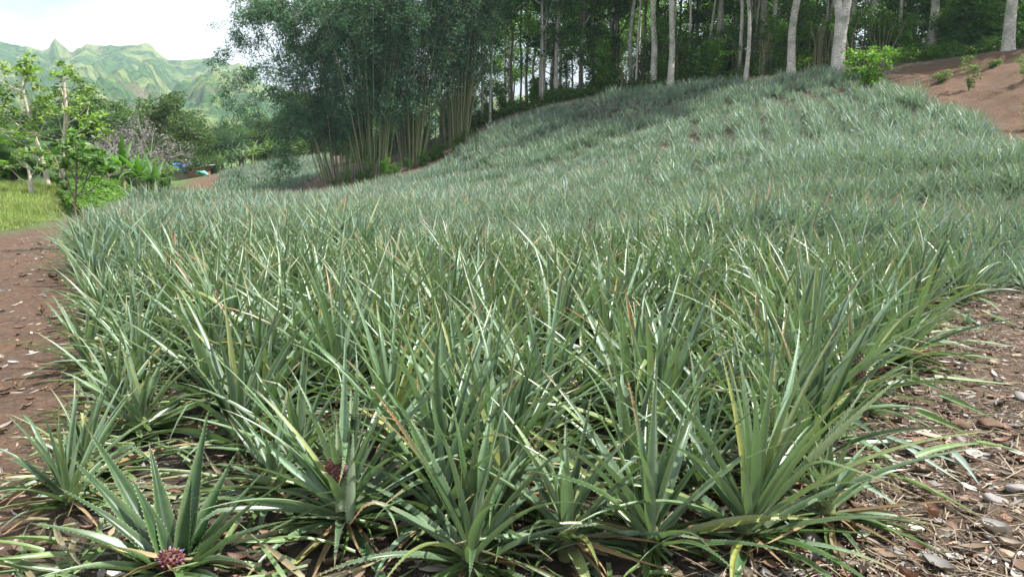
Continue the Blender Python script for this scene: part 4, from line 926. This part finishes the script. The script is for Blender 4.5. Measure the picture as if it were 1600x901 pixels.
# leafless tree
g = np.random.default_rng(41); b = gnd(222, 46); o = empty('leafless_tree', b); tag(o, 'pinkish grey tree of bare twigs and pale blossom behind the banana plants', 'tree'); tr = MB(); tw = []
def grow(p, d, l, r, n):
    q_ = p + d * l; v, q = tube([p, (p + q_) / 2 + g.normal(0, l * .05, 3), q_], [r, r * .85, r * .65], 5); tr.add(v, q)
    if n == 0: tw.append(q_); return
    for _ in range(int(g.integers(2, 4))): d2 = nrm(d + g.normal(0, .42, 3) + np.array((0, 0, .05))); grow(q_, d2, l * g.uniform(.62, .86), r * .62, n - 1)
for a in range(7): grow(np.array((g.normal(0, .15), 0, -.1)), nrm(np.array((g.uniform(-.9, .9), g.uniform(-.4, .4), 1.))), 1.35, .07, 5)
tr.obj('trunk', M_TWIG, o); tw = np.array(tw); pp = np.repeat(tw, 4, 0) + g.normal(0, .12, (len(tw) * 4, 3)); v, f, c = rand_quads(g, pp, g.uniform(.06, .13, len(pp)), .6, .4, tone(g, len(pp), (.20, .18, .165), .3)); MB().add(v, f, c).obj('crown', M_LIT, o)
# mid distance broadleaf trees
WV = []
for k in range(6):
    g = np.random.default_rng(1500 + k); tr, cr = tree_arrays(g, H=g.uniform(7, 9.5), r0=.2, limb0=.25, nl=12, nclump=110, nleaf=55, ls=.34, crown_r=4.2, clump_r=.95, green=[(.035, .075, .028), (.045, .09, .03), (.06, .11, .035), (.03, .065, .03), (.05, .08, .03), (.04, .085, .025)][k], alt=(.08, .13, .04), up=.5)
    WV.append((('trunk', tr.mesh('trunk', M_BARKD)), ('crown', cr.mesh('crown', M_TREE))))
place_tree('broadleaf_tree', WV[4], gnd(262, 74), 1, .95, 'dark olive spreading tree rising above the leafless one', 'tree')
g = np.random.default_rng(64)
place_tree('broadleaf_tree', WV[2], gnd(318, 92), 0, .52, 'small yellow-green tree just behind the blue hut', 'tree')
for i in range(70):
    px_ = g.uniform(-120, 560); d_ = g.uniform(112, 175)
    if px_ < 180: d_ = g.uniform(80, 150)
    s_z = g.uniform(.75, 1.15)
    place_tree('broadleaf_tree', WV[int(g.integers(0, 6))], gnd(px_, d_), g.uniform(0, 6), (s_z * 1.25, s_z * 1.25, s_z), 'dark rounded tree in the tree belt below the mountains', 'tree', 'tree belt across the valley')
for i in range(16):
    place_tree('shrub', BV[int(g.integers(0, 5))], gnd(g.uniform(270, 480), g.uniform(96, 108)), g.uniform(0, 6), g.uniform(.6, 1.4), 'rounded shrub at the foot of the valley tree belt', 'shrub', 'shrubs below the valley trees')

# hut
def box(mb, c, s, col=(1, 1, 1), rz=0.):
    x, y, z = np.array(s) / 2; v = np.array([(a, b_, d_) for a in (-x, x) for b_ in (-y, y) for d_ in (-z, z)], float)
    cs, sn = math.cos(rz), math.sin(rz); v = np.c_[v[:, 0] * cs - v[:, 1] * sn, v[:, 0] * sn + v[:, 1] * cs, v[:, 2]] + np.array(c)
    mb.add(v, np.array([(0, 1, 3, 2), (4, 6, 7, 5), (0, 4, 5, 1), (2, 3, 7, 6), (0, 2, 6, 4), (1, 5, 7, 3)]), col); return mb
b = gnd(292, 93); o = empty('hut', b, rad(8)); tag(o, 'low hut wrapped in blue tarpaulin at the end of the dirt track', 'hut')
mb = MB(); box(mb, (0, 0, .75), (3.0, 2.2, 1.5), (.35, .27, .22)); mb.obj('wall', plain('board', (.3, .24, .2)), o, smooth=False)
mb = MB(); xs = np.linspace(-1.9, 1.5, 12); ys = np.linspace(-1.4, 1.3, 8); XX, YY = np.meshgrid(xs, ys); ZZ = 1.6 + .25 * np.exp(-YY ** 2) + .05 * np.sin(XX * 5) + .04 * np.sin(YY * 7 + XX * 3); ZZ[0] -= .75 + .08 * np.sin(xs * 4)
ii = (np.arange(7)[:, None] * 12 + np.arange(11)[None]).ravel(); mb.add(np.stack([XX, YY, ZZ], -1).reshape(-1, 3), np.stack([ii, ii + 1, ii + 13, ii + 12], -1)); r_ = mb.obj('tarpaulin', plain('blue_tarp', (.03, .16, .55), .45, .25), o)
r_.modifiers.new('s', 'SOLIDIFY').thickness = .01
b = gnd(309, 92); o = empty('shed', b, rad(-6)); tag(o, 'small shed with a white sheet roof beside the blue hut', 'shed')
mb = MB(); box(mb, (0, 0, .6), (1.9, 1.6, 1.2)); mb.obj('wall', plain('brown_board', (.25, .12, .08)), o, smooth=False)
mb = MB(); box(mb, (.2, 0, 1.25), (2.6, 2.2, .05)); rr_ = mb.obj('roof', plain('white_sheet', (.72, .72, .74), .4, .1), o, smooth=False); rr_.rotation_euler = (.0, -.07, 0)
b = gnd(313, 88); mb = MB()
v, q = tube([(-.6, 0, .25), (-.3, 0, .45), (.3, 0, .45), (.7, 0, .2)], [.15, .26, .25, .12], 10, .08, 3); tag(mb.add(v, q).obj('covered_heap', plain('teal_sheet', (.12, .4, .35), .5), None, loc=b), 'heap under a teal sheet in front of the shed', 'heap')

# ------------------------------------------------------------------ grass verge on the left
g = np.random.default_rng(21); n = 150000; y = 13 + (g.random(n) ** .8) * 27; xge = np.interp(y, Gx[:, 1], Gx[:, 0]); x = xge - .1 - g.exponential(4.0, n); wv = (fbm(x * .8, y * .8, 3) - .5) * .9; x -= np.abs(wv)
ok = x > -.80 * y; x, y = x[ok], y[ok]; n = len(x); z = tz(x, y); hh = (.1 + .36 * fbm(x * .5, y * .5, 3)) * sstep(0, 1.2, np.interp(y, Gx[:, 1], Gx[:, 0]) - x + .1) + .04
col = tone(g, n, (.14, .21, .05), .35, (.30, .33, .13), .35) * (.6 + .8 * fbm(x * .9, y * .9, 3))[:, None]; az = g.uniform(0, 2 * PI, n)
v, f, c = blades(np.stack([x, y, z], -1), az, np.radians(g.uniform(45, 88, n)), g.uniform(.2, 1.4, n), hh * g.uniform(.6, 1.3, n), g.uniform(.008, .022, n), 2, 2, col, None, np.zeros(n), g)
tag(MB().add(v, f, c).obj('grass', M_GRASS), 'sunlit yellow-green grass beside the dirt track', 'grass', kind='stuff')
n = 42000; y = g.uniform(26, 41, n); xge = np.interp(y, Gx[:, 1], Gx[:, 0]); x = xge + .6 - np.abs(g.normal(0, 3.6, n)); z = tz(x, y); hgt = .25 + .75 * fbm(x * .45 + 7, y * .45, 3)
p = np.stack([x, y, z + hgt * g.random(n) ** .4 * sstep(-.6, 1.2, xge + .5 - x)], -1); p = p[x > -.545 * y + fbm(x, y, 2) * 1.5 - .8]; n = len(p); v, f, c = rand_quads(g, p, g.uniform(.09, .2, n), .8, .75, tone(g, n, (.08, .165, .035), .4, (.15, .25, .06), .3) * (.6 + .8 * fbm(p[:, 0], p[:, 1], 3))[:, None])
tag(MB().add(v, f, c).obj('creeper', M_TREE), 'bright green leafy creeper spreading below the banana plants', 'creeper', kind='stuff')

# ------------------------------------------------------------------ litter on the right path
g = np.random.default_rng(88)
def on_path(n, ylo=2.2, yhi=12):
    rx = np.array(Rx)
    out = []
    while len(out) < n:
        y = ylo + (yhi - ylo) * g.random() ** 1.5; x = g.uniform(.3, .72 * y + 1.2)
        ye = np.interp(x, [p[0] for p in Rx], [p[1] for p in Rx])
        if y < ye + g.uniform(-.2, .55) and g.random() < .2 + .8 * sstep(.42, .62, float(fbm(x * 1.7, y * 1.7, 3))) + .9 * math.exp(-np.min(np.hypot(rx[:, 0] - x, rx[:, 1] - y)) * .9): out.append((x, y))
    return np.array(out)
Zf = {}
from mathutils.bvhtree import BVHTree
fpm = bpy.data.objects['footpath'].data; gm = bpy.data.objects['ground'].data; tk = bpy.data.objects['dirt_track'].data
def bvh(me): return BVHTree.FromPolygons([v_.co for v_ in me.vertices], [tuple(p.vertices) for p in me.polygons])
bv = [bvh(fpm), bvh(tk)]
gsel = [p for p in gm.polygons if abs(p.center.x) < 12 and 0 < p.center.y < 22]; bv.append(BVHTree.FromPolygons([v_.co for v_ in gm.vertices], [tuple(p.vertices) for p in gsel]))
def gz(x, y):
    for b_ in bv:
        h = b_.ray_cast(Vector((x, y, 5)), Vector((0, 0, -1)))
        if h[0] is not None: return h[0].z
    return tz1(x, y)
LC = [(.29, .21, .14), (.40, .33, .26), (.21, .12, .075), (.48, .44, .40), (.13, .085, .06), (.33, .31, .29), (.18, .09, .06)]
def flat_leaf(p, az, L_, w, col, curl, g, na=3, ns=5):
    t_ = np.linspace(0, 1, ns + 1); a = np.linspace(-1, 1, na); w_ = w * .5 * np.sin(PI * np.clip(t_ * .94 + .03, 0, 1)) ** .75
    px_ = (t_ - .5)[:, None] * L_ + 0 * a; py_ = a[None] * w_[:, None]; pz_ = curl * w * np.abs(a)[None] ** 1.5 + curl * L_ * .35 * (t_[:, None] - .5) ** 2 * 2 + 0 * px_
    tl = g.normal(0, .13); pz_ = pz_ + px_ * tl + abs(tl) * L_ * .5 + .003
    cs, sn = math.cos(az), math.sin(az); v = np.stack([p[0] + px_ * cs - py_ * sn, p[1] + px_ * sn + py_ * cs, p[2] + pz_], -1).reshape(-1, 3)
    i = np.arange(ns)[:, None] * na + np.arange(na - 1)[None]; return v, np.stack([i, i + 1, i + na + 1, i + na], -1).reshape(-1, 4), (*col, 1.)
mb = MB()
for x, y in on_path(11000):
    c_ = np.array(random.choice(LC)) * g.uniform(.25, 1.15); L_ = float(np.clip(.033 * math.exp(g.normal(0, .65)), .008, .12)); mb.add(*flat_leaf((x, y, gz(x, y)), g.uniform(0, 6.28), L_, L_ * g.uniform(.12, .75), c_, g.normal(0, .35), g, 3, 3))
for x, y in on_path(5500):      # straws
    L_ = g.uniform(.04, .3); a = g.uniform(0, 6.28); z = gz(x, y) + g.uniform(.003, .02); c_ = np.array((.31, .25, .18)) * g.uniform(.25, 1.2); d_ = np.array((math.cos(a), math.sin(a), g.normal(0, .1))) * L_; s_2 = np.array((-math.sin(a), math.cos(a), 0)) * g.uniform(.001, .0035)
    p = np.array((x, y, z)); mb.add([p - s_2, p + s_2, p + d_ * .6 + s_2 + np.array((0, 0, .006)), p + d_, p + d_ * .6 - s_2 + np.array((0, 0, .006))], np.array([[0, 1, 2, 3, 4]]), (*c_, 1.))
# also under the front plants and along the track's edge
for _ in range(2600):
    y = 1.9 + 6 * g.random() ** 1.5; x = g.uniform(-.75 * y - .3, .6 * y); c_ = np.array(random.choice(LC)) * g.uniform(.5, 1.1); L_ = g.uniform(.03, .12); mb.add(*flat_leaf((x, y, gz(x, y)), g.uniform(0, 6.28), L_, L_ * g.uniform(.15, .5), c_, g.normal(0, .5), g, 3, 3))
tag(mb.obj('leaf_litter', M_LIT), 'dry leaf scraps and straw strewn over the path', 'litter', kind='stuff')

def fallen(px_, py_, L_, w, col, name, lab, cat, grp, az=None):
    p = on_ground(px_, py_); p[2] = gz(p[0], p[1]); me_v, me_f, me_c = flat_leaf((0, 0, 0), 0, L_, w, col, g.uniform(-.1, .15), g, 5, 7)
    o = MB().add(me_v, me_f, me_c).obj(name, M_LIT, None, loc=p + np.array((0, 0, .012)), rz=az if az is not None else g.uniform(0, 6.28)); tag(o, lab, cat, grp); return o
for (a, b_, L_, w, lab) in ((1522, 710, .13, .085, 'big pale grey fallen leaf lying flat in the middle of the path'), (1388, 845, .13, .06, 'whitish fallen leaf nearest the lower edge, by the path-side suckers'), (1432, 842, .08, .05, 'small pale leaf just right of the whitish one'), (1590, 718, .12, .05, 'long white curled leaf at the far right of the path'), (1455, 685, .14, .07, 'pinkish brown broad fallen leaf beside cut green blades'), (1345, 862, .10, .05, 'tan fallen leaf close to the front suckers')):
    fallen(a, b_, L_, w, (.40, .37, .32) if 'pink' not in lab else (.4, .26, .2), 'fallen_leaf', lab, 'leaf', 'dry leaves fallen on the path')
for k in range(120):
    x, y = on_path(1, 2.3, 9)[0]; L_ = g.uniform(.05, .12); v, f, c = flat_leaf((0, 0, 0), 0, L_, L_ * g.uniform(.35, .6), np.array(LC[k % 3]) * g.uniform(.5, 1.1), g.uniform(0, .22), g, 5, 6)
    o = MB().add(v, f, c).obj('fallen_leaf', M_LIT, None, loc=(x, y, gz(x, y) + .008), rz=g.uniform(0, 6.28)); tag(o, 'curled dry brown leaf among the litter on the path', 'leaf', 'dry curled leaves on the path')
CUT = [((1400, 590), (1530, 592)), ((1405, 512), (1560, 530)), ((1390, 600), (1500, 640)), ((1365, 690), (1545, 765)), ((1430, 660), (1520, 690)), ((1400, 700), (1510, 770)), ((1410, 760), (1540, 830)), ((1500, 545), (1600, 560)), ((1460, 600), (1600, 605)), ((1470, 490), (1540, 520)), ((1350, 730), (1440, 770)), ((1330, 705), (1450, 700)),
       ((1490, 570), (1575, 575)), ((1440, 545), (1530, 555)), ((1520, 700), (1600, 712)), ((1480, 720), (1530, 775)), ((1455, 530), (1545, 522)), ((1395, 640), (1470, 650)), ((1420, 480), (1545, 478)), ((1375, 620), (1480, 600)), ((1430, 735), (1545, 700)), ((1320, 760), (1420, 815)), ((1465, 640), (1560, 665)), ((1400, 555), (1475, 575)), ((1540, 500), (1598, 520)), ((60, 800), (180, 815)), ((40, 860), (170, 880)), ((90, 900), (200, 880))]
for k, ((x0, y0), (x1, y1)) in enumerate(CUT):
    a = on_ground(x0, y0); b_ = on_ground(x1, y1); a[2] = gz(a[0], a[1]) + .045; b_[2] = gz(b_[0], b_[1]) + .03
    silver = k % 2; v, f, c = leaf_to((0, 0, 0), b_ - a, g.uniform(.036, .05), g.uniform(.0, .05), np.array((.34, .42, .38) if silver else (.13, .21, .07)) * g.uniform(.8, 1.2), roll=g.normal(0, .3), spine=False)
    o = add('cut_pineapple_leaf', mesh_data('cut_pineapple_leaf', v, f, M_PINE, c), None, a); tag(o, ('silvery' if silver else 'green') + ' cut pineapple leaf lying ' + ('among the litter of the path' if x0 > 800 else 'on the near edge of the dirt track'), 'leaf', 'cut pineapple leaves on the ground, ' + ('silvery' if silver else 'green') + (' on the path' if x0 > 800 else ' by the track'))
def stone(px_, py_, r_, lab, mat=M_STONE, grp='stones on the path', name='stone', cat='stone', loc=None, seed=0):
    gg = np.random.default_rng(seed + 5); p = on_ground(px_, py_) if loc is None else np.array(loc, float); p[2] = gz(p[0], p[1])
    u = np.linspace(0, PI, 9); th = np.linspace(0, 2 * PI, 13)[:-1]; path = np.stack([0 * u, 0 * u, -np.cos(u) * r_ * .55 + r_ * .3], -1)
    v, q = tube(path, np.maximum(np.sin(u), .02) * r_, 12, .0); v += (np.stack([vnoise(v[:, 0] / r_ * 1.6 + seed, v[:, 1] / r_ * 1.6), vnoise(v[:, 1] / r_ * 1.7, v[:, 2] / r_ * 1.5 + seed), vnoise(v[:, 2] / r_ * 1.4, v[:, 0] / r_ * 1.8 + seed)], -1) - .5) * r_ * .55
    o = MB().add(v, q).obj(name, mat, None, loc=p, rz=gg.uniform(0, 6)); o.scale = (1.25, .9, .8); tag(o, lab, cat, grp); return o
for k, (a, b_, r_, lab) in enumerate(((1595, 640, .05, 'grey stone at the far right edge of the path'), (1528, 712, .055, 'angular grey stone in front of the big pale fallen leaf'), (1585, 780, .05, 'flat pale stone at the lower right of the path'), (1268, 850, .035, 'reddish stone by the foot of the arching plant'), (1500, 690, .03, 'small dark stone above the angular grey one'), (1555, 790, .045, 'brown stone lower in the path, beside the flat pale one'))):
    stone(a, b_, r_, lab, seed=k)
for k in range(40):
    x, y = on_path(1, 2.6, 10)[0]; stone(0, 0, g.uniform(.012, .028), 'small brown pebble in the litter of the path', loc=(x, y, 0), grp='pebbles on the path', name='pebble', cat='pebble', seed=20 + k)
M_BROWN = plain('rotten_brown', (.10, .06, .035), .9, .5, 30.)
stone(1547, 668, .07, 'dark brown rotten pineapple lying on the path', M_BROWN, None, 'rotten_fruit', 'fruit', seed=71)
stone(1500, 672, .055, 'mat of dark brown rotting fibre next to the rotten pineapple', M_BROWN, None, 'rotten_clump', 'plant debris', seed=72)
# small starry crown growing on the path
b = on_ground(1512, 508); b[2] = gz(b[0], b[1]); v, f, c = small_crown(np.random.default_rng(3), 30, .14, .02, (.2, .27, .22)); o = add('cut_fruit_top', mesh_data('cut_fruit_top', v, f, M_PINE, c), None, b); tag(o, 'small silvery pineapple crown lying on the litter path', 'pineapple crown')

# dead flower head raised above the plants
p = P(922, 352, 11.5); b = np.array((p[0], p[1], tz1(p[0], p[1]))); o = empty('dead_flower_stalk', b); tag(o, 'withered dark brown flower head sticking up out of the mid field', 'dead stalk')
v, q = tube([(0, 0, .2), (0, 0, (p - b)[2])], [.01, .008], 6); MB().add(v, q, (.4, .4, .3)).obj('stalk', M_LIT, o); g = np.random.default_rng(4); n = 70
v, f, c = blades(np.tile(p - b, (n, 1)) + g.normal(0, .04, (n, 3)), g.uniform(0, 6.3, n), g.uniform(-1, 1.2, n), g.uniform(0, 1.5, n), g.uniform(.05, .16, n), g.uniform(.01, .02, n), 3, 2, tone(g, n, (.10, .065, .045), .4, (.25, .18, .1), .2), None, np.zeros(n), g); add('flower_head', mesh_data('flower_head', v, f, M_DRY, c), o)

# loose blades, green and dry, lying low between the front plants and along the track
g = np.random.default_rng(92); n = 800; y = 2.3 + 6.5 * g.random(n) ** 1.3; e = np.interp(y, Lx[:, 1], Lx[:, 0]); x = e - .05 + g.exponential(.55, n); q = g.random(n) < .4; x[q] = g.uniform(-1.6, .9, q.sum()) * (y[q] / 4)
ok = (np.hypot(x - hero_xy[-1][0], y - hero_xy[-1][1]) > .3) & (y > 2.6); x, y = x[ok], y[ok]; n = len(x); z = tz(x, y); col = tone(g, n, (.085, .135, .04), .5, (.19, .14, .08), .25)
v, f, c = blades(np.stack([x, y, z + g.uniform(.02, .10, n)], -1), np.where(g.random(n) < .6, g.uniform(-2.6, -.6, n), g.uniform(0, 6.28, n)), np.radians(g.uniform(-4, 32, n)), g.uniform(.2, 1.1, n), g.uniform(.18, .5, n), g.uniform(.018, .034, n), 7, 3, col, None, g.normal(0, .9, n), g, keel=.4)
tag(MB().add(v, f, c).obj('low_blades', M_PINE), 'tangle of low pale green and dry pineapple blades under the front plants', 'leaves', kind='stuff')
# puddle on the dirt track
m, t, out = newmat('muddy_water'); bs = N(t, 'ShaderNodeBsdfPrincipled', Roughness=.06); bs.inputs['Base Color'].default_value = (.06, .05, .045, 1); t.links.new(bs.outputs[0], out.inputs['Surface'])
pc = on_ground(64, 452); th = np.linspace(0, 2 * PI, 40, endpoint=False); rr = 1 + .35 * (vnoise(np.cos(th) * 2 + 5, np.sin(th) * 2) - .5) * 2
zc = gz(pc[0], pc[1]) ; v = np.stack([pc[0] + np.cos(th) * rr * .5, pc[1] + np.sin(th) * rr * .22, np.full(40, zc - .002)], -1); v = np.concatenate([v, [(pc[0], pc[1], zc - .002)]])
tag(MB().add(v, np.array([(i, (i + 1) % 40, 40) for i in range(40)])).obj('puddle', m), kind='structure')
mb = MB(); g = np.random.default_rng(90)
for _ in range(420):
    y = g.uniform(2, 20); e = np.interp(y, Lx[:, 1], Lx[:, 0]); x = e - abs(g.normal(0, 1.0)) - .1; c_ = np.array(random.choice(LC)) * g.uniform(.5, 1.1); L_ = g.uniform(.03, .1); mb.add(*flat_leaf((x, y, gz(x, y)), g.uniform(0, 6.28), L_, L_ * g.uniform(.2, .6), c_, g.normal(0, .4), g, 3, 3))
tag(mb.obj('track_litter', M_LIT), 'dry leaf scraps along the edge of the dirt track', 'litter', kind='stuff')
